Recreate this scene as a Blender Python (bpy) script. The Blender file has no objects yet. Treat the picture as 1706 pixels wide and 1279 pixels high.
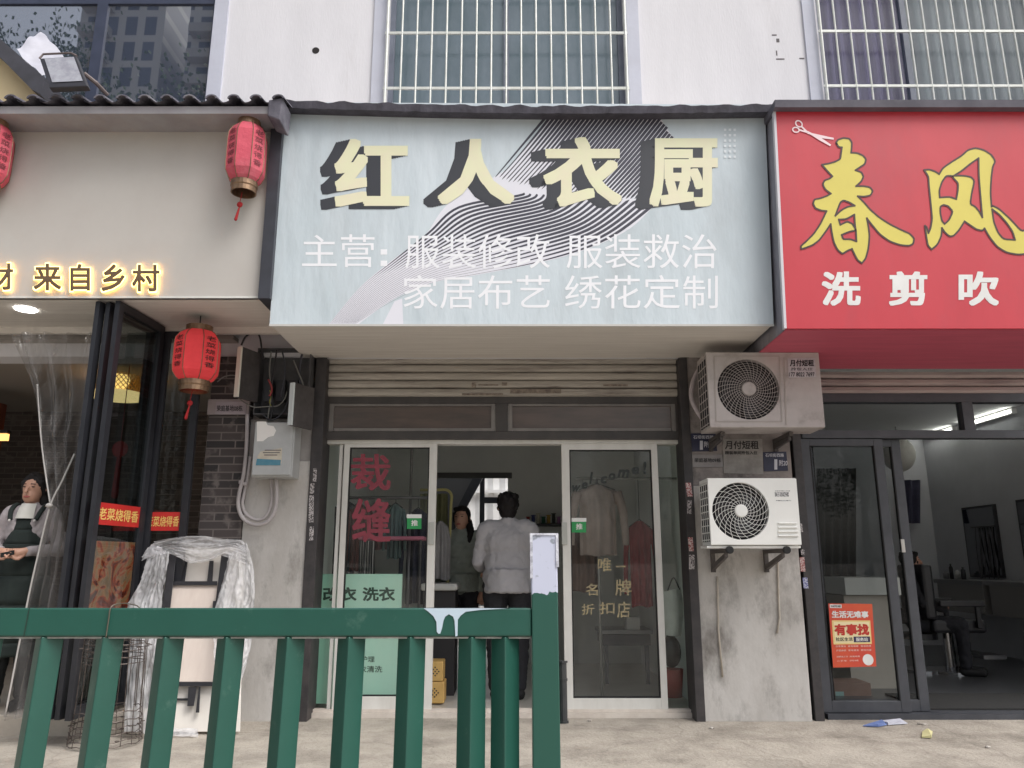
import bpy, math, random
from mathutils import Vector, Matrix, noise
from mathutils.geometry import tessellate_polygon
R = math.radians
random.seed(7)
scn = bpy.context.scene
col = scn.collection

# ---------------------------------------------------------------- camera, sky, sun, exposure
F, CXP, CYP, CAMZ, PITCH = 1281.0, 853.0, 639.5, 1.18, R(13.0)
cam_d = bpy.data.cameras.new('camera'); cam_d.sensor_width = 36; cam_d.lens = F / 1706 * 36
cam_d.clip_start = 0.05; cam_d.clip_end = 2000
cam = bpy.data.objects.new('camera', cam_d); col.objects.link(cam)
cam.location = (0, 0, CAMZ); cam.rotation_euler = (R(90) + PITCH, 0, 0)
scn.camera = cam

SUN_EL, SUN_AZ = R(54), R(128)      # azimuth from +Y clockwise: behind the camera, to the right
world = bpy.data.worlds.new('World'); scn.world = world; world.use_nodes = True
wn = world.node_tree.nodes; wl_ = world.node_tree.links
bg = wn['Background']
sky = wn.new('ShaderNodeTexSky'); sky.sky_type = 'NISHITA'; sky.sun_disc = False
sky.sun_elevation = SUN_EL; sky.sun_rotation = SUN_AZ; sky.dust_density = 4.0; sky.air_density = 1.0
hs = wn.new('ShaderNodeHueSaturation'); hs.inputs['Saturation'].default_value = 0.42
wl_.new(sky.outputs['Color'], hs.inputs['Color']); wl_.new(hs.outputs['Color'], bg.inputs['Color'])
bg.inputs['Strength'].default_value = 0.14
sun_d = bpy.data.lights.new('sun', 'SUN'); sun_d.energy = 1.3; sun_d.angle = R(30); sun_d.color = (1, 0.985, 0.965)
sun = bpy.data.objects.new('sun', sun_d); col.objects.link(sun)
sd = Vector((math.sin(SUN_AZ) * math.cos(SUN_EL), math.cos(SUN_AZ) * math.cos(SUN_EL), math.sin(SUN_EL)))
sun.rotation_euler = sd.to_track_quat('Z', 'Y').to_euler(); sun.location = sd * 30
scn.view_settings.view_transform = 'Standard'; scn.view_settings.look = 'None'
scn.view_settings.gamma = 1.0; scn.view_settings.use_curve_mapping = False
scn.view_settings.exposure = 0.5
scn.cycles.use_denoising = True
scn.cycles.max_bounces = 10; scn.cycles.transparent_max_bounces = 24; scn.cycles.diffuse_bounces = 8

# ---------------------------------------------------------------- helpers
def S(r, g, b):
    return tuple(((c / 255) / 12.92 if c / 255 <= 0.04045 else ((c / 255 + 0.055) / 1.055) ** 2.4) for c in (r, g, b)) + (1.0,)

def at(px, py, Y):
    """the point of the plane at distance Y that shows at a pixel of the 1706 x 1279 photo"""
    u, v = (px - CXP) / F, (CYP - py) / F
    k = Y / (math.cos(PITCH) - v * math.sin(PITCH))
    return Vector((u * k, Y, CAMZ + k * (math.sin(PITCH) + v * math.cos(PITCH))))

def X_(px, py, Y): return at(px, py, Y).x
def Z_(py, Y): return at(CXP, py, Y).z

def setp(o, label=None, cat=None, group=None, kind=None):
    if label: o['label'] = label
    if cat: o['category'] = cat
    if group: o['group'] = group
    if kind: o['kind'] = kind
    return o

def thing(name, label, cat, loc=(0, 0, 0), group=None):
    o = bpy.data.objects.new(name, None); o.empty_display_size = 0.1; col.objects.link(o)
    o.location = loc
    return setp(o, label, cat, group)

def wloc(o):
    p = Vector((0, 0, 0))
    while o is not None:
        p += o.location; o = o.parent
    return p

class MB:
    def __init__(s): s.v = []; s.f = []; s.m = []; s.cur = 0
    def mat(s, i): s.cur = i; return s
    def add(s, vs, fs):
        b = len(s.v); s.v += [Vector(p) for p in vs]
        for f in fs: s.f.append([b + i for i in f]); s.m.append(s.cur)
        return s
    def poly(s, *ps): return s.add(ps, [list(range(len(ps)))])
    def hexa(s, a, b):      # a, b: two quads (front CCW as seen from the front)
        return s.add(list(a) + list(b), [[0, 1, 2, 3], [7, 6, 5, 4], [0, 4, 5, 1], [1, 5, 6, 2], [2, 6, 7, 3], [3, 7, 4, 0]])
    def box(s, x0, x1, y0, y1, z0, z1):
        a = [(x0, y0, z0), (x1, y0, z0), (x1, y0, z1), (x0, y0, z1)]
        return s.hexa(a, [(p[0], y1, p[2]) for p in a])
    def pbox(s, x0, y0, x1, y1, Y, d):   # box with true vertical sides whose front covers a pixel rectangle at distance Y
        ym = (y0 + y1) / 2
        return s.box(X_(x0, ym, Y), X_(x1, ym, Y), Y, Y + d, Z_(y1, Y), Z_(y0, Y))
    def prect(s, pts, Y, d):             # four pixel corners (bl, br, tr, tl) at distance Y, extruded back by d
        a = [at(x, y, Y) for x, y in pts]
        return s.hexa(a, [p + Vector((0, d, 0)) for p in a])
    def ppoly(s, pts, Y, d=0.0):
        a = [at(x, y, Y) for x, y in pts]
        area = sum(a[i].x * a[(i + 1) % len(a)].z - a[(i + 1) % len(a)].x * a[i].z for i in range(len(a)))
        if area < 0: a.reverse()
        n = len(a)
        if d == 0: return s.add(a, [list(range(n))])
        return s.add(a + [p + Vector((0, d, 0)) for p in a], [list(range(n)), list(range(2 * n - 1, n - 1, -1))] + [[i, i + n, (i + 1) % n + n, (i + 1) % n] for i in range(n)])
    def tube(s, pts, r, n=8, cap=True):
        pts = [Vector(p) for p in pts]; rs = r if isinstance(r, (list, tuple)) else [r] * len(pts)
        rings = []; prev = None
        for i, p in enumerate(pts):
            t = (pts[min(i + 1, len(pts) - 1)] - pts[max(i - 1, 0)])
            t = t.normalized() if t.length > 1e-9 else Vector((0, 0, 1))
            if prev is None:
                a = Vector((0, 0, 1)) if abs(t.z) < 0.9 else Vector((1, 0, 0))
                u = t.cross(a).normalized()
            else:
                u = (prev - t * prev.dot(t)); u = u.normalized() if u.length > 1e-6 else t.orthogonal().normalized()
            prev = u; w = t.cross(u)
            rings.append([p + (u * math.cos(2 * math.pi * k / n) + w * math.sin(2 * math.pi * k / n)) * rs[i] for k in range(n)])
        vs = [q for g in rings for q in g]; fs = []
        for i in range(len(rings) - 1):
            for k in range(n):
                fs.append([i * n + k, i * n + (k + 1) % n, (i + 1) * n + (k + 1) % n, (i + 1) * n + k])
        if cap: fs += [list(range(n - 1, -1, -1)), [(len(rings) - 1) * n + k for k in range(n)]]
        return s.add(vs, fs)
    def lathe(s, prof, c, n=24, axis='z', cap=True):
        c = Vector(c); vs = []; fs = []
        for r, h in prof:
            for k in range(n):
                a = 2 * math.pi * k / n
                if axis == 'z': vs.append(c + Vector((r * math.cos(a), r * math.sin(a), h)))
                elif axis == 'y': vs.append(c + Vector((r * math.cos(a), h, r * math.sin(a))))
                else: vs.append(c + Vector((h, r * math.cos(a), r * math.sin(a))))
        for i in range(len(prof) - 1):
            for k in range(n):
                q = [i * n + k, i * n + (k + 1) % n, (i + 1) * n + (k + 1) % n, (i + 1) * n + k]
                fs.append(q if axis == 'z' else q[::-1])
        if cap: fs += [list(range(n))[::-1], [(len(prof) - 1) * n + k for k in range(n)]]
        return s.add(vs, fs)
    def ell(s, c, r, nu=16, nv=10, rot=None):
        c = Vector(c); vs = []; fs = []
        for j in range(nv + 1):
            th = math.pi * j / nv
            for k in range(nu):
                a = 2 * math.pi * k / nu
                p = Vector((r[0] * math.sin(th) * math.cos(a), r[1] * math.sin(th) * math.sin(a), -r[2] * math.cos(th)))
                vs.append(c + (rot @ p if rot else p))
        for j in range(nv):
            for k in range(nu): fs.append([j * nu + k, j * nu + (k + 1) % nu, (j + 1) * nu + (k + 1) % nu, (j + 1) * nu + k])
        return s.add(vs, fs)
    def cap(s, p, q, r1, r2, n=12):      # tapered capsule
        p, q = Vector(p), Vector(q); d = (q - p); L = d.length; t = d.normalized()
        pts, rs = [], []
        for k in range(5):
            a = -math.pi / 2 + math.pi / 2 * k / 4
            pts.append(p + t * (r1 * math.sin(a))); rs.append(max(r1 * math.cos(a), 1e-4))
        for k in range(5):
            a = math.pi / 2 * k / 4
            pts.append(q + t * (r2 * math.sin(a))); rs.append(max(r2 * math.cos(a), 1e-4))
        return s.tube(pts, rs, n)
    def patch(s, L, Rr, nu, nv, disp=None):   # ruled surface between two poly-lines, displaced
        def samp(pts, t):
            t *= len(pts) - 1; i = min(int(t), len(pts) - 2); k = t - i
            return Vector(pts[i]).lerp(Vector(pts[i + 1]), k)
        vs = []
        for j in range(nv + 1):
            a, b = samp(L, j / nv), samp(Rr, j / nv)
            for i in range(nu + 1):
                p = a.lerp(b, i / nu)
                if disp: p = p + disp(i / nu, j / nv, p)
                vs.append(p)
        w = nu + 1
        return s.add(vs, [[j * w + i, j * w + i + 1, (j + 1) * w + i + 1, (j + 1) * w + i] for j in range(nv) for i in range(nu)])
    def build(s, name, mats, parent=None, smooth=False, local=False, label=None, cat=None, group=None, kind=None, bevel=0):
        off = Vector((0, 0, 0)) if (local or parent is None) else wloc(parent)
        me = bpy.data.meshes.new(name); me.from_pydata([p - off for p in s.v], [], s.f)
        for m in (mats if isinstance(mats, (list, tuple)) else [mats]): me.materials.append(m)
        me.polygons.foreach_set('material_index', s.m)
        if smooth: me.polygons.foreach_set('use_smooth', [True] * len(s.f))
        me.update()
        o = bpy.data.objects.new(name, me); col.objects.link(o)
        if parent: o.parent = parent
        if bevel:
            b = o.modifiers.new('bevel', 'BEVEL'); b.width = bevel; b.segments = 2; b.limit_method = 'ANGLE'; b.angle_limit = R(40)
        return setp(o, label, cat, group, kind)

# ---- materials
_mats = {}
def mat(name, c, c2=None, scale=6, rough=0.6, metal=0.0, bump=0.0, bscale=None, stretch=(1, 1, 1), contrast=(0.35, 0.65), spec=0.5, detail=6, c3=None, c3scale=2, c3lim=(0.55, 0.7), trans=0.0):
    if name in _mats: return _mats[name]
    m = bpy.data.materials.new(name); m.use_nodes = True
    nt = m.node_tree; n = nt.nodes; l = nt.links; b = n['Principled BSDF']
    b.inputs['Roughness'].default_value = rough; b.inputs['Metallic'].default_value = metal
    b.inputs['Specular IOR Level'].default_value = spec
    b.inputs['Base Color'].default_value = c
    if trans: b.inputs['Transmission Weight'].default_value = trans
    tc = n.new('ShaderNodeTexCoord'); mp = n.new('ShaderNodeMapping'); mp.inputs['Scale'].default_value = stretch
    l.new(tc.outputs['Object'], mp.inputs['Vector'])
    src = None
    if c2:
        nz = n.new('ShaderNodeTexNoise'); nz.inputs['Scale'].default_value = scale; nz.inputs['Detail'].default_value = detail
        nz.inputs['Roughness'].default_value = 0.65
        l.new(mp.outputs[0], nz.inputs['Vector'])
        rp = n.new('ShaderNodeValToRGB'); rp.color_ramp.elements[0].position = contrast[0]; rp.color_ramp.elements[1].position = contrast[1]
        rp.color_ramp.elements[0].color = c; rp.color_ramp.elements[1].color = c2
        l.new(nz.outputs['Fac'], rp.inputs['Fac']); src = rp.outputs['Color']
        if c3:
            n3 = n.new('ShaderNodeTexNoise'); n3.inputs['Scale'].default_value = c3scale; n3.inputs['Detail'].default_value = 8; n3.inputs['Roughness'].default_value = 0.7
            l.new(mp.outputs[0], n3.inputs['Vector'])
            mr = n.new('ShaderNodeMapRange'); mr.inputs['From Min'].default_value = c3lim[0]; mr.inputs['From Max'].default_value = c3lim[1]
            l.new(n3.outputs['Fac'], mr.inputs['Value'])
            mx = n.new('ShaderNodeMix'); mx.data_type = 'RGBA'; mx.inputs['B'].default_value = c3
            l.new(mr.outputs['Result'], mx.inputs['Factor']); l.new(src, mx.inputs['A']); src = mx.outputs['Result']
        l.new(src, b.inputs['Base Color'])
    if bump:
        nb = n.new('ShaderNodeTexNoise'); nb.inputs['Scale'].default_value = bscale or scale * 2; nb.inputs['Detail'].default_value = 5
        l.new(mp.outputs[0], nb.inputs['Vector'])
        bp = n.new('ShaderNodeBump'); bp.inputs['Strength'].default_value = bump; bp.inputs['Distance'].default_value = 0.01
        l.new(nb.outputs['Fac'], bp.inputs['Height']); l.new(bp.outputs[0], b.inputs['Normal'])
    _mats[name] = m
    return m

def glow(name, c, strength, base=None):
    if name in _mats: return _mats[name]
    m = mat(name, base or c); b = m.node_tree.nodes['Principled BSDF']
    b.inputs['Emission Color'].default_value = c; b.inputs['Emission Strength'].default_value = strength
    return m

def thin(name, tint, refl=0.06, haze=None, haze_fac=0.0, rough=0.0, streak=None, lo=.25, hi=2.2):
    """thin clear sheet: transparent with a mirror that strengthens at grazing angles and an optional milky share"""
    if name in _mats: return _mats[name]
    m = bpy.data.materials.new(name); m.use_nodes = True; nt = m.node_tree; n = nt.nodes; l = nt.links
    n.remove(n['Principled BSDF']); out = n['Material Output']
    tr = n.new('ShaderNodeBsdfTransparent'); tr.inputs['Color'].default_value = tint
    gl = n.new('ShaderNodeBsdfGlossy'); gl.inputs['Roughness'].default_value = rough; gl.inputs['Color'].default_value = (1, 1, 1, 1)
    lw = n.new('ShaderNodeLayerWeight'); lw.inputs['Blend'].default_value = 0.5
    pw = n.new('ShaderNodeMath'); pw.operation = 'POWER'; pw.inputs[1].default_value = 4
    ma = n.new('ShaderNodeMath'); ma.operation = 'MULTIPLY_ADD'; ma.inputs[1].default_value = 0.85; ma.inputs[2].default_value = refl
    l.new(lw.outputs['Facing'], pw.inputs[0]); l.new(pw.outputs[0], ma.inputs[0])
    mx = n.new('ShaderNodeMixShader'); l.new(ma.outputs[0], mx.inputs['Fac']); l.new(tr.outputs[0], mx.inputs[1]); l.new(gl.outputs[0], mx.inputs[2])
    last = mx.outputs[0]
    if haze:
        df = n.new('ShaderNodeBsdfDiffuse'); df.inputs['Color'].default_value = haze
        tl = n.new('ShaderNodeBsdfTranslucent'); tl.inputs['Color'].default_value = haze
        ad = n.new('ShaderNodeMixShader'); ad.inputs['Fac'].default_value = 0.5; l.new(df.outputs[0], ad.inputs[1]); l.new(tl.outputs[0], ad.inputs[2])
        m2 = n.new('ShaderNodeMixShader'); m2.inputs['Fac'].default_value = haze_fac
        if streak:
            tc = n.new('ShaderNodeTexCoord'); mp = n.new('ShaderNodeMapping'); mp.inputs['Scale'].default_value = streak
            nz = n.new('ShaderNodeTexNoise'); nz.inputs['Scale'].default_value = 1.0; nz.inputs['Detail'].default_value = 5
            l.new(tc.outputs['Object'], mp.inputs[0]); l.new(mp.outputs[0], nz.inputs['Vector'])
            mr = n.new('ShaderNodeMapRange'); mr.inputs['From Min'].default_value = 0.4; mr.inputs['From Max'].default_value = 0.75
            mr.inputs['To Min'].default_value = haze_fac * lo; mr.inputs['To Max'].default_value = min(1, haze_fac * hi)
            l.new(nz.outputs['Fac'], mr.inputs['Value']); l.new(mr.outputs['Result'], m2.inputs['Fac'])
        l.new(last, m2.inputs[1]); l.new(ad.outputs[0], m2.inputs[2]); last = m2.outputs[0]
    l.new(last, out.inputs['Surface'])
    _mats[name] = m
    return m

def brick_mat(name, c1, c2, mortar, scale, bw=0.24, rh=0.065):
    if name in _mats: return _mats[name]
    m = bpy.data.materials.new(name); m.use_nodes = True; nt = m.node_tree; n = nt.nodes; l = nt.links; b = n['Principled BSDF']
    tc = n.new('ShaderNodeTexCoord'); sp = n.new('ShaderNodeSeparateXYZ'); cb = n.new('ShaderNodeCombineXYZ')
    ad = n.new('ShaderNodeMath'); ad.operation = 'ADD'
    l.new(tc.outputs['Object'], sp.inputs[0]); l.new(sp.outputs['X'], ad.inputs[0]); l.new(sp.outputs['Y'], ad.inputs[1])
    l.new(ad.outputs[0], cb.inputs['X']); l.new(sp.outputs['Z'], cb.inputs['Y'])
    bt = n.new('ShaderNodeTexBrick'); bt.inputs['Scale'].default_value = scale; bt.inputs['Color1'].default_value = c1; bt.inputs['Color2'].default_value = c2
    bt.inputs['Mortar'].default_value = mortar; bt.inputs['Brick Width'].default_value = bw; bt.inputs['Row Height'].default_value = rh; bt.inputs['Mortar Size'].default_value = 0.006
    l.new(cb.outputs[0], bt.inputs['Vector'])
    nz = n.new('ShaderNodeTexNoise'); nz.inputs['Scale'].default_value = 9; nz.inputs['Detail'].default_value = 8; l.new(tc.outputs['Object'], nz.inputs['Vector'])
    mr = n.new('ShaderNodeMapRange'); mr.inputs['From Min'].default_value = 0.56; mr.inputs['From Max'].default_value = 0.68; l.new(nz.outputs['Fac'], mr.inputs['Value'])
    mx = n.new('ShaderNodeMix'); mx.data_type = 'RGBA'; l.new(mr.outputs[0], mx.inputs['Factor']); l.new(bt.outputs['Color'], mx.inputs['A'])
    mx.inputs['B'].default_value = mortar
    l.new(mx.outputs['Result'], b.inputs['Base Color']); b.inputs['Roughness'].default_value = 0.85
    bp = n.new('ShaderNodeBump'); bp.inputs['Strength'].default_value = 0.6; bp.inputs['Distance'].default_value = 0.01; bp.invert = True
    l.new(bt.outputs['Fac'], bp.inputs['Height']); l.new(bp.outputs[0], b.inputs['Normal'])
    _mats[name] = m
    return m

# ---- lettering
_gl = {}
def glyph(s):
    if s in _gl: return _gl[s]
    c = bpy.data.curves.new('lettering', 'FONT'); c.body = s; c.resolution_u = 3
    o = bpy.data.objects.new('lettering', c); col.objects.link(o)
    bpy.context.view_layer.update()
    dg = bpy.context.evaluated_depsgraph_get()
    me = bpy.data.meshes.new_from_object(o.evaluated_get(dg))
    v = [(p.co.x, p.co.y) for p in me.vertices]; f = [list(p.vertices) for p in me.polygons]
    bpy.data.objects.remove(o); bpy.data.curves.remove(c); bpy.data.meshes.remove(me)
    _gl[s] = (v, f)
    return _gl[s]

def lettering(mb, s, place, bold=0.0, tight=True, lift=0.00002, dirs=None):
    """adds the glyphs to mb; place(u, v, depth) maps the ink box (0..1, v up) to a point; bold in em"""
    v, f = glyph(s)
    x0, x1 = min(p[0] for p in v) - bold, max(p[0] for p in v) + bold
    y0, y1 = min(p[1] for p in v) - bold, max(p[1] for p in v) + bold
    offs = [(0, 0)] if not bold else [(a * bold, b * bold) for a in (-1, -.5, 0, .5, 1) for b in (-1, -.5, 0, .5, 1)]
    for k, (dx, dy) in enumerate(offs):
        mb.add([place((p[0] + dx - x0) / (x1 - x0), (p[1] + dy - y0) / (y1 - y0), k * lift) for p in v], f)

def ptext(mb, s, x0, y0, x1, y1, Y, bold=0.0, per=False, slant=0, lift=0.00002):
    """lettering that fills a pixel rectangle of the photo at distance Y"""
    lettering(mb, s, lambda u, v, d: at(x0 + (x1 - x0) * u + slant * (v - 0.5), y1 + (y0 - y1) * v, Y - d), bold, lift=lift)

def qtext(mb, s, bl, br, tl, bold=0.0, n=Vector((0, -1, 0)), lift=0.00002):
    bl, br, tl = Vector(bl), Vector(br), Vector(tl)
    lettering(mb, s, lambda u, v, d: bl + (br - bl) * u + (tl - bl) * v + n * d, bold, lift=lift)

def spline(pts, n):
    out = []
    P = [Vector(p) for p in pts]
    for i in range(len(P) - 1):
        p0, p1, p2, p3 = P[max(i - 1, 0)], P[i], P[i + 1], P[min(i + 2, len(P) - 1)]
        for k in range(n):
            t = k / n
            out.append(0.5 * ((2 * p1) + (p2 - p0) * t + (2 * p0 - 5 * p1 + 4 * p2 - p3) * t * t + (3 * p1 - p0 - 3 * p2 + p3) * t ** 3))
    out.append(P[-1])
    return out

def fill_holes(mb, loops, Y):           # pixel loops: outer first, then holes
    polys = [[Vector((p[0], -p[1], 0)) for p in lp] for lp in loops]
    tris = tessellate_polygon(polys); flat = [p for lp in polys for p in lp]
    fs = []
    for t in tris:
        a, b, c = (flat[i] for i in t)
        fs.append(list(t) if (b - a).cross(c - a).z > 0 else list(t)[::-1])
    mb.add([at(p.x, -p.y, Y) for p in flat], fs)

# ---- palette
M_wall = mat('painted_wall', S(222, 221, 225), S(213, 212, 216), 1.2, 0.8, bump=0.16, bscale=30, stretch=(2.2, 2.2, .5), c3=S(188, 185, 186), c3scale=1.1, c3lim=(0.58, 0.95))
M_reveal = mat('window_surround', S(196, 199, 212), S(186, 188, 200), 2, 0.7, bump=0.1, bscale=30)
M_pillar = mat('dirty_plaster', S(198, 195, 191), S(178, 174, 169), 3.0, 0.9, bump=0.25, bscale=25, stretch=(1, 1, 0.5), c3=S(100, 95, 90), c3scale=2.1, c3lim=(0.50, 0.72))
M_darkplaster = mat('dark_plaster', S(128, 122, 120), S(160, 152, 148), 4.0, 0.9, bump=0.3, bscale=20, c3=S(70, 66, 66), c3scale=3, c3lim=(0.5, 0.72))  # darker mottled plaster for the pillar heads
M_black = mat('black_metal', S(40, 40, 44), S(52, 51, 54), 12, 0.42, bump=0.05, bscale=60)
M_postblack = mat('dusty_black_post', S(48, 46, 48), S(66, 62, 62), 9, 0.55, bump=0.1, c3=S(110, 104, 98), c3scale=5, c3lim=(0.62, 0.8))
M_grayalu = mat('grey_aluminium', S(92, 95, 101), S(78, 80, 86), 6, 0.38, metal=0.3)
M_alu = mat('white_aluminium', S(222, 221, 216), S(206, 204, 198), 5, 0.4, stretch=(1, 1, 0.3))
M_rubber = mat('black_rubber', S(26, 26, 27), rough=0.7)
M_soffit = mat('soffit_board', S(218, 213, 206), S(205, 199, 192), 3, 0.75, stretch=(0.4, 8, 1), bump=0.08)
M_white = mat('white_paint', S(232, 232, 230), S(222, 221, 218), 5, 0.5)
M_glass = thin('clear_glass', (0.86, 0.90, 0.88, 1), 0.045)
M_glassdark = thin('smoked_glass', (0.62, 0.66, 0.66, 1), 0.05)

# ---------------------------------------------------------------- setting
gb = MB(); gb.poly((-400, -400, 0), (400, -400, 0), (400, 400, 0), (-400, 400, 0))
M_conc = mat('concrete_paving', S(182, 174, 162), S(160, 152, 141), 5, 0.92, bump=.9, bscale=38, stretch=(1, 1, 1), c3=S(122, 115, 105), c3scale=2.2, c3lim=(0.46, 0.74), detail=15, contrast=(.30, .70))
_nt = M_conc.node_tree; _b = _nt.nodes['Principled BSDF']; _src = _b.inputs['Base Color'].links[0].from_socket
_tc = _nt.nodes.new('ShaderNodeTexCoord')
_vo = _nt.nodes.new('ShaderNodeTexVoronoi'); _vo.feature = 'DISTANCE_TO_EDGE'; _vo.inputs['Scale'].default_value = 0.75; _vo.inputs['Randomness'].default_value = 1
_n0 = _nt.nodes.new('ShaderNodeTexNoise'); _n0.inputs['Scale'].default_value = 3.5; _n0.inputs['Detail'].default_value = 8
_mx0 = _nt.nodes.new('ShaderNodeMix'); _mx0.data_type = 'RGBA'; _mx0.inputs['Factor'].default_value = .16
_nt.links.new(_tc.outputs['Object'], _n0.inputs['Vector']); _nt.links.new(_tc.outputs['Object'], _mx0.inputs['A']); _nt.links.new(_n0.outputs['Color'], _mx0.inputs['B']); _nt.links.new(_mx0.outputs['Result'], _vo.inputs['Vector'])
_mr = _nt.nodes.new('ShaderNodeMapRange'); _mr.inputs['From Min'].default_value = 0.0; _mr.inputs['From Max'].default_value = .007; _mr.inputs['To Min'].default_value = .22; _mr.inputs['To Max'].default_value = 0
_nt.links.new(_vo.outputs['Distance'], _mr.inputs['Value'])
_n1 = _nt.nodes.new('ShaderNodeTexNoise'); _n1.inputs['Scale'].default_value = 90; _n1.inputs['Detail'].default_value = 3; _nt.links.new(_tc.outputs['Object'], _n1.inputs['Vector'])
_m1 = _nt.nodes.new('ShaderNodeMapRange'); _m1.inputs['From Min'].default_value = .60; _m1.inputs['From Max'].default_value = .70; _m1.inputs['To Max'].default_value = .8; _nt.links.new(_n1.outputs['Fac'], _m1.inputs['Value'])
_mxa = _nt.nodes.new('ShaderNodeMix'); _mxa.data_type = 'RGBA'; _mxa.inputs['B'].default_value = S(104, 98, 90); _nt.links.new(_m1.outputs[0], _mxa.inputs['Factor']); _nt.links.new(_src, _mxa.inputs['A'])
_mxb = _nt.nodes.new('ShaderNodeMix'); _mxb.data_type = 'RGBA'; _mxb.inputs['B'].default_value = S(84, 78, 72); _nt.links.new(_mr.outputs[0], _mxb.inputs['Factor']); _nt.links.new(_mxa.outputs['Result'], _mxb.inputs['A']); _nt.links.new(_mxb.outputs['Result'], _b.inputs['Base Color'])
gb.build('pavement', M_conc, kind='structure')

WY = 6.25         # face of the upper wall and of the pillars
# --- the building that carries all three shops
bld = thing('shop_building', 'white painted two storey building with barred upper windows above three shopfronts', 'building', (0, WY, 0))
w2 = (X_(646, 80, WY), X_(1041, 80, WY)); w3 = (X_(1366, 80, WY), X_(1366, 80, WY) + 2.2); w1 = (-8.2, X_(352, 80, WY))
zt, zb, zs = 6.9, 2.86, Z_(190, WY)
wb = MB()
xs = [(-9.5, w1[0]), (w1[1], w2[0]), (w2[1], w3[0]), (w3[1], 9.5)]
zt2 = zs + 1.75
for a, b in xs: wb.box(a, b, WY, WY + 0.24, zb, zt)
for a, b in (w1, w2, w3):
    wb.box(a, b, WY, WY + 0.24, zb, zs)
    wb.box(a, b, WY, WY + 0.24, zt2, zt)
wb.build('upper_wall', M_wall, bld)
# drain hole and nicks in the wall
hb = MB(); c = at(526, 84, WY)
hb.lathe([(0.034, -0.002), (0.034, 0.0), (0.028, 0.0)], c, 14, 'y'); hb.build('hole', mat('dark_hole', S(38, 34, 34), rough=0.9), bld)
nb = MB()
for (x, y, w, h) in ((1296, 67, 5, 6), (1290, 58, 8, 2), (1294, 88, 2, 8), (1300, 98, 14, 2), (1336, 97, 8, 2)): nb.pbox(x - w / 2, y - h / 2, x + w / 2, y + h / 2, WY - 0.002, 0.004)
nb.build('wall_scars', mat('scar', S(104, 100, 102), rough=0.9), bld)
fl = MB(); fl.box(-9.5, 1.75, WY + .241, 9.52, 3.02, 3.14); fl.box(1.751, 9.5, WY + .241, 11.6, 3.02, 3.14); fl.build('floor_slab', mat('ceiling_paint', S(228, 228, 226), rough=0.8), bld)  # short slab behind the tailor leaves an added, unseen light well
up = MB(); up.box(-9.5, 1.75, 9.4, 9.52, 3.141, zt); up.box(1.751, 9.5, 11.4, 11.6, 3.141, zt); up.box(-9.5, 1.75, WY, 9.52, zt + .003, zt + 0.2); up.box(1.751, 9.5, WY, 11.6, zt + .003, zt + 0.2); up.build('rear_wall', M_wall, bld)

M_upglass = mat('upper_window_glass', S(84, 102, 110), S(108, 122, 132), 1.6, 0.2, spec=0.5, stretch=(1.6, 1, 0.7))
M_upglass.node_tree.nodes['Principled BSDF'].inputs['IOR'].default_value = 1.75
M_upglass2 = mat('left_window_glass', S(62, 70, 88), rough=0.012, spec=1.0)
M_upglass2.node_tree.nodes['Principled BSDF'].inputs['IOR'].default_value = 2.6
M_steel = mat('galvanised_bars', S(214, 216, 212), S(196, 199, 192), 12, 0.42, metal=0.15)
M_frame = mat('window_frame_alu', S(120, 126, 140), S(104, 110, 124), 5, 0.45)
M_curt = mat('curtain_cloth', S(96, 86, 124), S(122, 112, 148), 3, 0.9, stretch=(14, 1, 0.5))
M_curt2 = mat('pale_curtain', S(150, 156, 158), S(130, 140, 140), 3, 0.9, stretch=(14, 1, 0.4))

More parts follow.
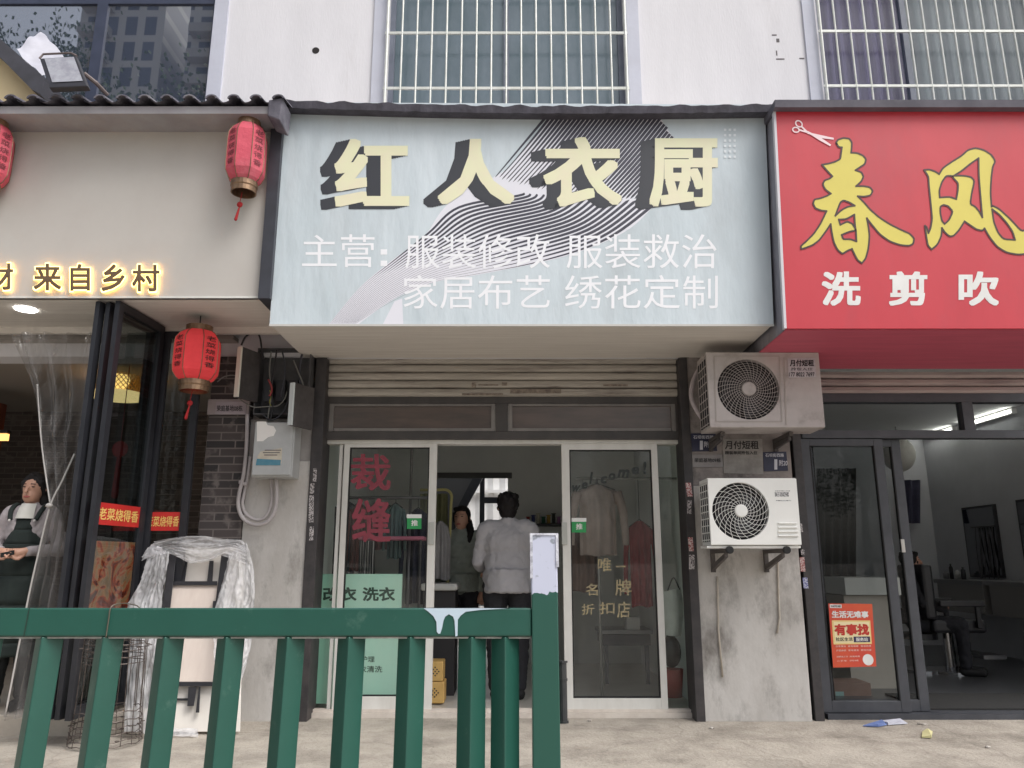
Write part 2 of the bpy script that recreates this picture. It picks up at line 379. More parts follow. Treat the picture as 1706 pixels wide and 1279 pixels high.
def barred(w, mull, label, y1, y2, barpx, curt):
    win = MB(); x0, x1 = w
    win.box(x0, x0 + 0.05, WY + 0.08, WY + 0.14, zs, zt2); win.box(x1 - 0.05, x1, WY + 0.08, WY + 0.14, zs, zt2)
    win.box(x0 + .05, x1 - .05, WY + 0.081, WY + 0.139, zs, zs + 0.05); win.box(x0 + .05, x1 - .05, WY + 0.081, WY + 0.139, zt2 - .05, zt2)
    for mx in mull: win.box(mx - 0.025, mx + 0.025, WY + 0.082, WY + 0.138, zs + .05, zt2 - .05)
    f = win.build('window', M_frame, bld, label=label)
    MB().poly((x0 + .03, WY + .11, zs + .03), (x1 - .03, WY + .11, zs + .03), (x1 - .03, WY + .11, zt2 - .03), (x0 + .03, WY + .11, zt2 - .03)).build('pane', M_upglass if not curt else thin('upper_clear', (0.8, 0.84, 0.87, 1), 0.05, rough=.22, haze=(.36, .34, .44, 1), haze_fac=.05), f)
    if curt:
        for k, (a, b, m) in enumerate(curt):
            n = 40; cb = MB()
            cb.patch([(a, WY + .2, zs), (a, WY + .2, zt2)], [(b, WY + .2, zs), (b, WY + .2, zt2)], n, 2, lambda u, v, p: Vector((0, 0.025 * math.sin(u * 55), 0)))
            cb.build('curtain', m, f, smooth=True)
    g = MB()
    gy = WY - 0.05
    z1, z2 = Z_(y1, gy), Z_(y2, gy)
    for z in (z1, z2, z2 + (z2 - z1), z2 + 2 * (z2 - z1)):
        if z < zt2: g.box(x0 - .02, x1 + .02, gy - 0.008, gy + 0.008, z - 0.012, z + 0.012)
    n = int(round((x1 - x0) / barpx))
    for k in range(n + 1):
        x = x0 + (x1 - x0) * k / n
        r = 0.009 if 0 < k < n else 0.014
        g.tube([(x, gy - 0.001, zs - 0.15), (x, gy - 0.001, zt2)], r, 8)
    g.build('security_grille', M_steel, f, smooth=False)
    tr = MB()
    for a, b in ((x0 - 0.135, x0 - 0.022), (x1 + 0.022, x1 + 0.135)): MB().box(a, b, WY - 0.018, WY + 0.0, zb + 0.3, zt).build('surround', M_reveal, f)
barpx = (w2[1] - w2[0]) / 16
barred(w2, [w2[0] + (w2[1] - w2[0]) * 0.5], 'middle barred window with greenish blue glass', 147, 55, barpx, None)
barred(w3, [w3[0] + 0.86], 'right barred window with purple curtain behind', 143, 52, barpx, [(w3[0], w3[0] + 0.92, M_curt), (w3[0] + 0.93, w3[1], M_curt2)])
# left window: plain dark glass in a dark frame
lw = MB(); y0 = WY + 0.03
xm = X_(158, 80, WY)
lw.box(w1[1] - 0.03, w1[1], y0, y0 + .06, zs, zt2); lw.box(xm - 0.05, xm + 0.05, y0, y0 + .06, zs, zt2); lw.box(xm - 1.6, xm - 1.52, y0, y0 + .06, zs, zt2)
lw.box(w1[0], w1[1] - .03, y0 + .001, y0 + .059, Z_(2, WY) , Z_(2, WY) + .07)
lwo = lw.build('window', mat('navy_frame', S(64, 70, 90), S(54, 60, 78), 5, 0.4), bld, label='left dark glass window without bars')
MB().poly((w1[0], y0 + .02, zs), (w1[1], y0 + .02, zs), (w1[1], y0 + .02, zt2), (w1[0], y0 + .02, zt2)).build('pane', M_upglass2, lwo)
sb = MB(); sb.box(w1[1] + .001, w1[1] + .13, WY - 0.02, WY, zb + 0.3, zt); sb.build('surround', M_reveal, lwo)

# ground floor pillars
def pillar_x(x0, x1, y): return X_(x0, y, WY), X_(x1, y, WY)
px0, px1 = X_(1158.5, 930, WY), X_(1332, 930, WY)
pr = MB(); pr.box(px0, px1, WY + .002, WY + 0.3, -0.02, 1.78); pr.build('pillar', M_pillar, bld, bevel=0.008, label='stained plaster pillar behind the air conditioners')
pr = MB(); pr.box(px0 + .002, px1 - .002, WY + .004, WY + 0.3, 1.781, zb - .002); pr.build('pillar_head', M_darkplaster, bld)
qx0, qx1 = X_(398, 950, WY), X_(519, 950, WY)
pl = MB(); pl.box(qx0, qx1, WY + .002, WY + 0.3, -0.02, 1.98); pl.build('pillar', M_pillar, bld, bevel=0.006, label='grey plaster pillar under the meter box')
zq = Z_(698, WY)
pl = MB(); pl.box(qx0 + .001, qx1 - .001, WY + .01, WY + 0.3, 1.981, zq); pl.build('pillar_middle', mat('grey_plaster', S(164, 160, 157), S(146, 142, 140), 4, .9, bump=.3, bscale=20, c3=S(104, 100, 98), c3scale=3, c3lim=(.55, .75)), bld)
pl = MB(); pl.box(qx0 + .001, qx1 - .001, WY + .06, WY + 0.3, zq + .001, zb - .002); pl.build('pillar_head', M_darkplaster, bld)
bx0, bx1 = X_(341, 780, WY), qx0 - 0.004
M_brick = brick_mat('grey_brick', S(80, 73, 72), S(52, 50, 51), S(112, 105, 102), 1.0)
bk = MB(); bk.box(bx0, bx1, WY - .02, WY + 0.3, -0.02, zb - .004); bk.build('brick_pier', M_brick, bld, bevel=0.005)
sp = MB(); sp.box(bx0 - .001, bx1 + .001, WY - .05, WY - .021, Z_(692, WY), Z_(667, WY)); sp.build('ledge', mat('plaster_ledge', S(168, 160, 160), S(150, 142, 142), 6, 0.9), bld)

# ---------------------------------------------------------------- middle sign
CY = 5.3
sg = thing('shop_sign', 'pale blue fabric signboard of the tailor with four big cream characters', 'sign', (0, CY, 2.84))
M_cloth = mat('sign_fabric', S(206, 216, 222), S(194, 206, 212), 1.1, 0.5, bump=0.7, bscale=2.4, stretch=(1.6, 1, 0.5), c3=S(182, 190, 194), c3scale=1.3, c3lim=(.5, .85))
M_cloth.node_tree.nodes['Bump'].inputs['Distance'].default_value = .03
face = [(449, 541), (1289, 541.5), (1274, 174), (475, 170)]
f = MB(); f.prect(face, CY, 0.03); f.build('fabric_face', M_cloth, sg)
bx = MB()
a = [at(x, y, CY + .031) for x, y in [(451, 541), (1287, 541), (1273, 174), (476, 170)]]
bx.hexa(a, [Vector((p.x, WY - .001, p.z + 0.0)) for p in a]); bx.build('box', M_soffit, sg)
ed = MB(); zbot = Z_(541, CY)
ed.box(at(449, 541, CY).x, at(1289, 541, CY).x, CY - .008, CY - .001, zbot - .012, zbot + .004); ed.build('edge_trim', mat('trim_strip', S(196, 194, 190), rough=0.5), sg)
# flowing striped ribbon print
white = MB(); dark = MB()
def cr(pts, n=10): return [(p.x, p.y) for p in spline([Vector((x, y, 0)) for x, y in pts], n)]
YW = CY - 0.0003
wp = cr([(548, 540), (600, 478), (655, 432), (706, 394), (735, 352), (775, 312), (816, 296)], 6)[:-1] + cr([(816, 296), (860, 296), (960, 322), (1098, 333)], 6)[:-1] + cr([(1098, 333), (1050, 380), (980, 414), (900, 437), (788, 459), (724, 470), (658, 497), (597, 540)], 6)
white.ppoly(wp, YW)
white.ppoly([(657, 502), (670, 497), (672, 539.5), (638, 539.5)], YW)
def lerp2(a, b, s): return (a[0] + (b[0] - a[0]) * s, a[1] + (b[1] - a[1]) * s)
def strip(mb, pts, ws, Y):
    n = len(pts); L = []; Rr = []
    for i, p in enumerate(pts):
        a = pts[max(i - 1, 0)]; b = pts[min(i + 1, n - 1)]
        dx, dy = b[0] - a[0], b[1] - a[1]; q = math.hypot(dx, dy) or 1
        L.append((p[0] - dy / q * ws[i] / 2, p[1] + dx / q * ws[i] / 2)); Rr.append((p[0] + dy / q * ws[i] / 2, p[1] - dx / q * ws[i] / 2))
    vs = [at(x, y, Y) for x, y in L] + [at(x, y, Y) for x, y in Rr]
    mb.add(vs, [[i + n, i + 1 + n, i + 1, i] for i in range(n - 1)])
NL = 20
for k in range(NL):
    s = k / (NL - 1)
    pts = cr([lerp2((550, 539), (592, 539), s), lerp2((602, 478), (645, 506), s), lerp2((656, 434), (722, 470), s), lerp2((714, 388), (795, 456), s), lerp2((765, 345), (900, 435), s), lerp2((862, 326), (1010, 398), s), lerp2((872, 322), (1096, 335), s)], 8)
    n = len(pts); ws = []
    for i in range(n):
        t = i / (n - 1)
        on = min(max((t - (0.22 + 0.34 * s)) / 0.34, 0), 1)
        w = 0.4 + 4.2 * on * (0.8 + 0.25 * s)
        if s > .9 and t < .42: w = 0.3
        ws.append(w)
    ws[-1] = ws[0] = 0.3
    strip(dark, pts, ws, CY - 0.0008)
# the upper part of the ribbon, hatched inside its outline
outl = [(917, 178), (1090, 178), (1127, 233), (1108, 290), (1080, 334), (1000, 332), (905, 318), (820, 296), (846, 280), (891, 227)]
white.ppoly([(922, 179), (1088, 179), (1124, 233), (1108, 290), (1085, 331), (1000, 328), (905, 316), (822, 295), (848, 280), (893, 227)], YW + 0.0001)
def clipx(poly, y):
    xs = []
    for i in range(len(poly)):
        (xa, ya), (xb, yb) = poly[i], poly[(i + 1) % len(poly)]
        if (ya <= y < yb) or (yb <= y < ya): xs.append(xa + (xb - xa) * (y - ya) / (yb - ya))
    return (min(xs), max(xs)) if xs else None
ins = lambda x, y: (lambda c: c is not None and c[0] <= x <= c[1])(clipx(outl, y))
for k in range(46):
    x0 = 921 + k * 7.4
    seg = []
    for j in range(0, 41):
        y = 179 + j * 4
        t = j / 40
        x = x0 - 118 * t - 20 * t * t
        if ins(x, y): seg.append((x, y))
    if len(seg) > 2:
        n = len(seg)
        ws = []
        for (x, y) in seg:
            q = (y - 179) / 155; fade = min(max(((1100 - x) / 290 + q * 0.9 - 0.75) / 0.6, 0), 1)
            ws.append(4.7 * (1 - 0.62 * fade))
        ws[-1] = 0.4
        strip(dark, seg, ws, CY - 0.0008)
white.build('ribbon_print', mat('print_white', S(226, 226, 234), rough=0.5), sg)
dark.build('stripe_print', mat('print_dark', S(66, 66, 78), rough=0.5), sg)
dm = MB()
for j in range(6):
    for i in range(3): dm.ppoly([(1206 + i * 8 + dx, 214 + j * 9 + dy) for dx, dy in ((0, 0), (4, 0), (4, 4), (0, 4))], CY - .004)
dm.build('dot_print', mat('print_pale', S(226, 232, 236), rough=0.5), sg)
big = [('红', 557, 231, 682, 344), ('人', 729, 231, 857, 340), ('衣', 905, 228, 1036, 344), ('厨', 1082, 230, 1196, 344)]
sh = MB(); le = MB()
for ch, x0, y0, x1, y1 in big:
    for q in range(0, 7):
        lettering(sh, ch, (lambda u, v, d, q=q: at(x0 + (x1 - x0) * u - 4 * q, y1 + (y0 - y1) * v + 0.9 * q, CY - 0.0014 - d - q * 0.00002)), 0.03, lift=0.00004)
    ptext(le, ch, x0, y0, x1, y1, CY - 0.0024, 0.03, lift=.00005)
sh.build('letter_shadow', mat('letter_dark', S(58, 60, 66), rough=0.5), sg)
le.build('lettering', mat('letter_cream', S(230, 231, 194), S(231, 224, 196), 3, rough=0.5), sg)
sm = MB()
ptext(sm, '主', 503, 391, 561, 443, CY - .0012, .0); ptext(sm, '营', 568, 390, 624, 445, CY - .0012, .0)
for y in (415, 434): sm.ppoly([(634, y), (645, y), (645, y + 9), (634, y + 9)], CY - .0012)
ptext(sm, '服装修改', 675, 390, 916, 447, CY - .0012, .0); ptext(sm, '服装救治', 944, 390, 1194, 447, CY - .0012, .0)
ptext(sm, '家居布艺', 672, 458, 916, 514, CY - .0012, .0); ptext(sm, '绣花定制', 941, 458, 1196, 514, CY - .0012, .0)
sm.build('small_lettering', mat('letter_white', S(240, 241, 245), rough=0.5), sg)

# ragged dark cover on top of the sign
cov = MB()
nseg = 90; y_f = CY - 0.10
xa, xb = X_(472, 172, CY), X_(1279, 172, CY)
vs = []
for i in range(nseg + 1):
    x = xa + (xb - xa) * i / nseg
    zz = Z_(170 + 7 * (i / nseg) + 6 * math.sin(math.pi * i / nseg) , y_f)
    r1 = 0.022 * noise.noise(Vector((x * 9, 0, 0))) ; r2 = 0.018 * noise.noise(Vector((x * 13, 5, 0)))
    vs += [Vector((x, y_f + r2 * .4, zz - 0.045 + r2 * .7)), Vector((x, y_f - 0.01, zz + 0.012 + r1)), Vector((x, WY - 0.002, zz + 0.10 + r1 * .3)), Vector((x, WY - 0.002, zz + 0.05)), Vector((x, y_f + .05, zz - .04))]
fs = []
for i in range(nseg):
    for k in range(5): fs.append([i * 5 + k, (i + 1) * 5 + k, (i + 1) * 5 + (k + 1) % 5, i * 5 + (k + 1) % 5])
fs += [[4, 3, 2, 1, 0], [nseg * 5 + k for k in range(5)]]
cov.add(vs, fs)
cov.build('rain_cover', mat('tar_felt', S(84, 82, 92), S(66, 64, 72), 9, 0.85, bump=0.6, bscale=20), None, label='ragged dark felt strip laid along the top of the pale blue signboard', cat='rain cover')

# ---------------------------------------------------------------- red sign
RY = 5.12
rs = thing('shop_sign', 'red signboard of the hair salon with scissors and yellow brush characters', 'sign', (0, RY, 2.76))
M_red = mat('red_vinyl', S(200, 58, 70), S(192, 52, 64), 1.2, 0.42, bump=0.35, bscale=2.2, stretch=(1.5, 1, .6), c3=S(176, 66, 76), c3scale=.8, c3lim=(.5, .85))
xl0, xl1 = at(1309, 547, RY), at(1291, 186, RY)
xr = 4.6; zr0, zr1 = xl0.z, xl1.z
f = MB(); f.hexa([xl0, (xr, RY, zr0), (xr, RY, zr1), xl1], [xl0 + Vector((0, .02, 0)), (xr, RY + .02, zr0), (xr, RY + .02, zr1), xl1 + Vector((0, .02, 0))]); f.build('vinyl_face', M_red, rs)
f = MB(); e = Vector((.004, 0, 0))
f.hexa([xl0 + Vector((.003, .021, .0)), (xr, RY + .021, zr0), (xr, RY + .021, zr1), xl1 + Vector((.003, .021, 0))], [Vector((xl0.x + .003, WY - .002, zr0)), (xr, WY - .002, zr0), (xr, WY - .002, zr1), Vector((xl1.x + .003, WY - .002, zr1))])
f.build('box', mat('side_sheet', S(150, 150, 160), S(110, 108, 116), 3, 0.5, stretch=(1, 1, 0.3)), rs)
f = MB(); f.box(xl0.x + .006, xr, RY + .022, WY - .004, zr0 - .006, zr0 - .001); f.build('soffit', mat('red_soffit', S(196, 88, 108), S(182, 80, 100), 3, 0.6, stretch=(.5, 5, 1)), rs)
f = MB(); f.hexa([xl0 + Vector((-.012, -.004, 0)), xl0 + Vector((.006, -.004, 0)), xl1 + Vector((.006, -.004, 0)), xl1 + Vector((-.012, -.004, 0))], [xl0 + Vector((-.012, .03, 0)), xl0 + Vector((.0, .03, 0)), xl1 + Vector((.0, .03, 0)), xl1 + Vector((-.012, .03, 0))]); f.build('edge_trim', mat('pale_edge', S(206, 204, 210), rough=0.5), rs)
f = MB(); zz = zr1
f.hexa([(xl1.x - .02, RY - .06, zz + .0), (xr, RY - .06, zz), (xr, RY - .07, zz + .055), (xl1.x - .02, RY - .07, zz + .055)], [(xl1.x - .02, WY - .004, zz + .02), (xr, WY - .004, zz + .02), (xr, WY - .004, zz + .09), (xl1.x - .02, WY - .004, zz + .09)])
f.build('top_cover', mat('grey_sheet', S(108, 106, 116), S(90, 88, 98), 5, 0.7, bump=.2), rs)
# brush characters, outlined
def c1(p): return (1320 + p[0] / 5.559, 220 + p[1] / 5.559)
def c2(p): return (1510 + p[0] / 5.561, 220 + p[1] / 5.561)
chun = [(405, 95), (425, 68), (475, 52), (530, 60), (552, 95), (550, 150), (545, 190), (600, 192), (655, 215), (684, 250), (672, 295), (625, 325), (585, 352), (640, 370), (660, 410), (640, 455), (590, 500), (660, 498), (720, 510), (746, 545), (725, 585), (665, 597), (605, 592), (665, 650), (720, 715), (800, 785), (900, 850), (1010, 905), (1090, 940), (1130, 985), (1120, 1035), (1080, 1052), (1000, 1045), (900, 1010), (810, 945), (735, 855), (690, 795), (705, 870), (716, 960), (705, 1080), (680, 1170), (645, 1212), (605, 1185), (572, 1120), (553, 1080), (510, 1098), (465, 1128), (420, 1090), (385, 1020), (365, 920), (356, 850), (310, 920), (250, 1000), (190, 1045), (130, 1068), (85, 1082), (78, 1055), (130, 1010), (200, 940), (260, 850), (318, 730), (270, 725), (215, 705), (192, 660), (205, 622), (260, 612), (320, 590), (358, 568), (305, 530), (282, 480), (300, 445), (345, 430), (372, 408), (325, 360), (275, 300), (340, 290), (400, 272), (445, 248), (452, 190), (460, 140), (430, 138)]
ch1 = [(398, 775), (420, 715), (445, 650), (475, 630), (530, 650), (580, 680), (510, 690), (450, 725)]
ch2 = [(430, 808), (500, 805), (575, 762), (580, 850), (588, 905), (560, 850), (510, 825), (445, 858)]
ch3 = [(458, 950), (530, 920), (590, 908), (595, 1012), (540, 990), (472, 992)]
feng = [(165, 350), (210, 345), (265, 362), (305, 388), (340, 330), (420, 275), (510, 220), (570, 165), (640, 145), (720, 165), (790, 210), (825, 270), (800, 320), (788, 420), (780, 560), (790, 690), (800, 680), (860, 710), (960, 800), (1065, 915), (1110, 905), (1150, 900), (1150, 1120), (1040, 1135), (930, 1115), (840, 1060), (770, 970), (725, 890), (705, 912), (650, 900), (590, 860), (540, 825), (490, 905), (440, 960), (400, 965), (355, 925), (330, 885), (325, 960), (290, 1040), (235, 1085), (200, 1050), (185, 960), (172, 865), (190, 880), (205, 935), (225, 890), (240, 800), (225, 640), (210, 500), (205, 410)]
fh = [[(370, 403), (430, 405), (435, 425), (480, 470), (478, 540), (463, 620), (400, 598), (310, 605), (305, 540), (330, 460)],
      [(315, 690), (345, 672), (390, 685), (432, 735), (395, 815), (355, 850), (330, 820), (315, 750)],
      [(440, 403), (510, 360), (590, 295), (670, 240), (672, 400), (685, 560), (705, 790), (680, 740), (640, 690), (592, 665), (605, 570), (632, 450), (600, 415), (530, 402)],
      [(795, 712), (860, 760), (930, 840), (985, 920), (1008, 998), (900, 990), (850, 930), (810, 830)]]
out = MB(); yel = MB()
def smooth(lp): 
    q = [Vector((p[0], p[1], 0)) for p in lp]; n = len(q); o = []
    for i in range(n):
        a, b, c_ = q[i - 1], q[i], q[(i + 1) % n]
        ang = (b - a).angle(c_ - b) if (b - a).length and (c_ - b).length else 0
        if ang > 1.3: o.append(b)
        else:
            o.append(b.lerp(a, .28)); o.append(b * .86 + a * .07 + c_ * .07); o.append(b.lerp(c_, .28))
    return [(p.x, p.y) for p in o]
def stroke(mb, lp, w, Y):
    pts = lp + [lp[0]]
    for i in range(len(lp)):
        a, b = pts[i], pts[i + 1]
        dx, dy = b[0] - a[0], b[1] - a[1]; q = math.hypot(dx, dy)
        if q < 1e-6: continue
        nx, ny = -dy / q * w / 2, dx / q * w / 2
        ex, ey = dx / q * w * .35, dy / q * w * .35
        mb.ppoly([(a[0] - ex + nx, a[1] - ey + ny), (b[0] + ex + nx, b[1] + ey + ny), (b[0] + ex - nx, b[1] + ey - ny), (a[0] - ex - nx, a[1] - ey - ny)], Y - (i % 2) * 0.0003)
for outer, holes, cf in ((chun, [ch1, ch2, ch3], c1), (feng, fh, c2)):
    loops = [[cf(p) for p in smooth(lp)] for lp in [outer] + holes]
    out = MB(); yel = MB(); fill_holes(yel, loops, RY - .002)
    for lp in loops: stroke(out, lp, 2.9, RY - .003)
    yo = yel.build('lettering', mat('letter_yellow', S(220, 206, 96), S(212, 198, 92), 2, rough=0.5), rs)
    out.build('letter_outline', mat('outline_brown', S(66, 44, 40), rough=0.5), yo)
for ch, x0, x1 in (('洗', 1369, 1434), ('剪', 1481, 1545), ('吹', 1597, 1664)):
    wt = MB(); ptext(wt, ch, x0, 452, x1, 509, RY - .002, .03); wt.build('small_lettering', M_white, rs)
sc = MB()
strip(sc, [(1345, 221), (1366, 227), (1389, 231)], [2.5, 5, 3], RY - .004); strip(sc, [(1345, 219), (1366, 231), (1384, 242)], [2.5, 5, 3], RY - .0045)
def ringp(cx, cy, rx, ry, rot, w=2.2):
    pts = [(cx + rx * math.cos(a) * math.cos(rot) - ry * math.sin(a) * math.sin(rot), cy + rx * math.cos(a) * math.sin(rot) + ry * math.sin(a) * math.cos(rot)) for a in [2 * math.pi * k / 16 for k in range(17)]]
    strip(sc, pts, [w] * 17, RY - .005)
ringp(1331, 206, 6, 4.5, .7); ringp(1326, 216, 5.5, 4, .2); strip(sc, [(1335, 210), (1345, 220)], [2.6, 3], RY - .0052); strip(sc, [(1331, 216), (1345, 220)], [2.6, 3], RY - .0054)
sc.build('scissors_print', mat('print_pink_white', S(240, 216, 220), rough=0.5), rs)

# ---------------------------------------------------------------- restaurant fascia with tiled eave
FY = 5.3
fs_ = thing('restaurant_fascia', 'beige fascia board of the restaurant with glowing brown characters', 'sign', (-3, FY, 3.0))
M_beige = mat('beige_board', S(194, 190, 184), S(187, 182, 176), 1.5, 0.55, bump=.05)
xR = X_(441, 400, FY); zf0, zf1 = Z_(496, FY), Z_(185, FY)
f = MB(); f.box(-6.2, xR, FY, FY + .04, zf0, zf1); f.build('board', M_beige, fs_)
f = MB(); f.box(-6.2, xR, FY + .001, 6.02, zf0 - .0, zf0 + .03); f.box(-6.2, xR, 6.02, 6.06, min(Z_(555, 6.02), zf0 - .02), zf0 + .029); f.build('soffit', M_soffit, fs_)
f = MB(); f.box(xR, xR + 0.085, FY - .05, WY - .03, zf0 - .02, Z_(172, FY)); f.build('end_panel', mat('charcoal_panel', S(62, 64, 72), S(52, 53, 60), 4, .5), fs_)
f = MB(); f.box(-6.2, xR, FY - .006, FY - .001, zf0 - .004, zf0 + .012); f.build('edge_trim', M_alu, fs_)
for ch, x0, x1 in (('材', -22, 22), ('来', 56, 102), ('自', 117, 150), ('乡', 169, 208), ('村', 220, 266)):
    y0 = 438 + (x0 + 22) / 290 * 3; lt = MB(); hl = MB()
    lettering(lt, ch, (lambda u, v, d: at(x0 + (x1 - x0) * u, y0 + 45 + (-45) * v, FY - .035 - d)), .022, lift=.0003)
    lettering(hl, ch, (lambda u, v, d: at(x0 - 1.5 + (x1 - x0 + 3) * u, y0 + 47.5 + (-49) * v, FY - .012 - d)), .035, lift=.0002)
    lo = lt.build('lettering', mat('bronze_letter', S(112, 92, 72), rough=.4), fs_)
    hl.build('letter_backlight', glow('warm_backlight', (1, .80, .30, 1), 2.2), lo)
dl = MB(); c = at(43, 516, 5.55); c.z = zf0 - .004
dl.lathe([(.075, 0), (.075, -.004), (.06, -.005)], c, 20); dl.build('downlight', glow('downlight_lit', (1, 1, .98, 1), 9), fs_)
# tiled eave
ev = thing('tiled_eave', 'grey tiled eave running along the top of the beige restaurant fascia', 'eave', (-3, 5.2, 4.4))
EY = 5.02; ze = Z_(176, EY); xE = X_(476, 165, EY)
M_tile = mat('grey_tile', S(112, 110, 120), S(84, 82, 92), 7, .75, bump=.3, bscale=25, c3=S(142, 140, 142), c3scale=4, c3lim=(.55, .75))
t = MB(); pitch = (X_(441, 155, EY) - X_(404, 155, EY))
x = xE - .05; ncol = 0
while x > -6.3:
    # convex tile rows, open at the front
    n = 8; r = pitch * .28
    for (ya, yb, zo) in ((EY - .02, 5.5, .06), (5.45, 6.22, .14)):
        vs = []; 
        for yy, zz in ((ya, ze + zo), (yb, ze + zo + .12)):
            for rr in (r, r - .014):
                for k in range(n + 1):
                    a = math.pi * k / n
                    vs.append((x + rr * math.cos(a), yy, zz - .01 + rr * .72 * math.sin(a)))
        w = n + 1; fsx = []
        for k in range(n):
            fsx.append([k, k + 1, 2 * w + k + 1, 2 * w + k]); fsx.append([w + k + 1, w + k, 3 * w + k, 3 * w + k + 1]); fsx.append([k + 1, k, w + k, w + k + 1])
        t.add(vs, fsx)
        # concave tile between
        vs = []
        for yy, zz in ((ya + .02, ze + zo), (yb, ze + zo + .12)):
            for k in range(n + 1):
                a = math.pi + math.pi * k / n
                vs.append((x - pitch / 2 + pitch * .33 * math.cos(a), yy, zz + .01 + pitch * .25 * math.sin(a)))
        t.add(vs, [[k + 1, k, w + k, w + k + 1] for k in range(n)])
    x -= pitch
t.build('roof_tiles', M_tile, ev, smooth=False)
f = MB(); f.box(-6.3, X_(446, 180, EY), EY + .03, FY - .002, ze - .045, ze + .015); f.build('eave_board', mat('eave_board', S(158, 156, 160), S(142, 138, 142), 3, .7), ev)
f = MB(); f.hexa([(X_(446, 180, EY), EY + .0, ze - .08), (xE - .03, EY, ze - .12), (xE - .02, EY, ze + .07), (X_(446, 180, EY), EY, ze + .05)], [(X_(446, 180, EY), FY - .06, ze - .08), (xE - .03, FY - .06, ze - .12), (xE - .02, FY - .06, ze + .07), (X_(446, 180, EY), FY - .06, ze + .05)]); f.build('end_tile', M_tile, ev, bevel=.01)

# floodlight on its arm
fl_ = thing('floodlight', 'square black floodlight on a bent arm above the tiled eave', 'floodlight', at(120, 145, 5.15))
fm = mat('floodlight_black', S(56, 55, 62), S(44, 44, 50), 8, .5)
fq = [at(82, 146, 4.93), at(146, 143, 4.93), at(127, 93, 4.99), at(66, 97, 4.99)]
nrm = (fq[1] - fq[0]).cross(fq[3] - fq[0]).normalized()
bk_ = [p - nrm * .05 for p in fq]
ctr = sum(fq, Vector()) / 4
f = MB(); f.hexa(fq, bk_); f.build('housing', fm, fl_, bevel=.006)
inn = [ctr + (p - ctr) * .80 + nrm * .002 for p in fq]; inn = [p + Vector((0, 0, .018)) for p in inn]
f = MB(); f.poly(*inn); f.build('lens', mat('lamp_glass', S(176, 178, 186), S(150, 150, 160), 14, .15), fl_)
f = MB(); f.tube([at(140, 122, 5.05), at(160, 138, 5.1), at(179, 158, 5.2)], .016, 8); f.tube([at(66, 97, 5.04), at(72, 90, 5.05), at(118, 88, 5.05), at(128, 93, 5.04)], .008, 6); f.build('arm', mat('arm_brown', S(110, 98, 96), rough=.6), fl_)

# neighbour's gable with a white tarp
ng = thing('gable_roof', 'dark edged cream gable of the neighbouring house at the top left', 'gable', at(10, 150, 5.6))
f = MB(); f.ppoly([(-140, 190), (90, 190), (60, 152), (0, 92), (-60, 40), (-140, 0)], 5.62, .3); f.build('gable_wall', mat('cream_wall', S(226, 206, 164), S(218, 198, 158), 3, .8), ng)
f = MB(); f.ppoly([(-140, -60), (-60, 10), (0, 64), (76, 130), (66, 156), (52, 148), (0, 95), (-60, 42), (-140, -10)], 5.5, .5); f.build('roof_verge', mat('slate_verge', S(72, 72, 80), S(60, 60, 66), 6, .7), ng)
tp = MB()
L = [at(70, 126, 5.5), at(44, 102, 5.5), at(25, 82, 5.5)]; Rr = [at(120, 106, 5.7), at(92, 78, 5.72), at(67, 50, 5.72)]
tp.patch(L, Rr, 14, 14, lambda u, v, p: Vector((0, .03 * noise.noise(p * 6), .03 * noise.noise(p * 9))))
tp.build('tarpaulin', mat('white_tarp', S(186, 186, 196), S(168, 168, 178), 5, .6), None, smooth=True, label='crumpled white tarpaulin lying over the dark verge of the cream gable', cat='tarpaulin')

# ---------------------------------------------------------------- restaurant front
GY = 6.02
M_step = mat('step_concrete', S(190, 182, 170), S(170, 160, 148), 3, .9, bump=.4, bscale=18)
st = MB(); st.box(-7, X_(268, 1195, 5.75), 5.74, 9.6, -.01, .14); st.build('entrance_step', M_step, None, label='low concrete step before the folding doors of the restaurant', cat='step', bevel=.01)
rf = thing('restaurant_shopfront', 'black framed restaurant front with folding glass doors standing open', 'shopfront', (-3, GY, .14))
M_dframe = mat('black_door_frame', S(44, 45, 50), S(34, 35, 40), 6, .38)
def leaf(A, B, z0, z1, name, label=None, w=.06, t=.035, pane=True):
    """glazed door leaf standing between plan points A and B"""
    A, B = Vector((A[0], A[1], 0)), Vector((B[0], B[1], 0)); d = (B - A).normalized(); nn = Vector((d.y, -d.x, 0)) * t / 2
    m = MB(); L = (B - A).length
    def bar(s0, s1, za, zb_, k=1.0):
        p, q = A + d * s0, A + d * s1; n2 = nn * k
        m.hexa([p + n2 + Vector((0, 0, za)), q + n2 + Vector((0, 0, za)), q + n2 + Vector((0, 0, zb_)), p + n2 + Vector((0, 0, zb_))],
               [p - n2 + Vector((0, 0, za)), q - n2 + Vector((0, 0, za)), q - n2 + Vector((0, 0, zb_)), p - n2 + Vector((0, 0, zb_))])
    bar(0, w, z0, z1); bar(L - w, L, z0, z1); bar(w, L - w, z0, z0 + w * 1.3, .98); bar(w, L - w, z1 - w, z1, .98)
    o = m.build(name, M_dframe, rf, label=label)
    if pane:
        p, q = A + d * w, B - d * w
        MB().poly(p + Vector((0, 0, z0 + w)), q + Vector((0, 0, z0 + w)), q + Vector((0, 0, z1 - w)), p + Vector((0, 0, z1 - w))).build('pane', M_glassdark, o)
    return o, A, B, d, nn
zt_, zb_ = zf0 - .012, .175
XA, XB = X_(196, 505, 5.33), X_(272, 548, 5.98)
l1 = leaf((XA, 5.33), (XB, 5.98), zb_, zt_, 'folding_door')
leaf((XA - .085, 5.36), (XB - .02, 6.0), zb_, zt_, 'folding_door')
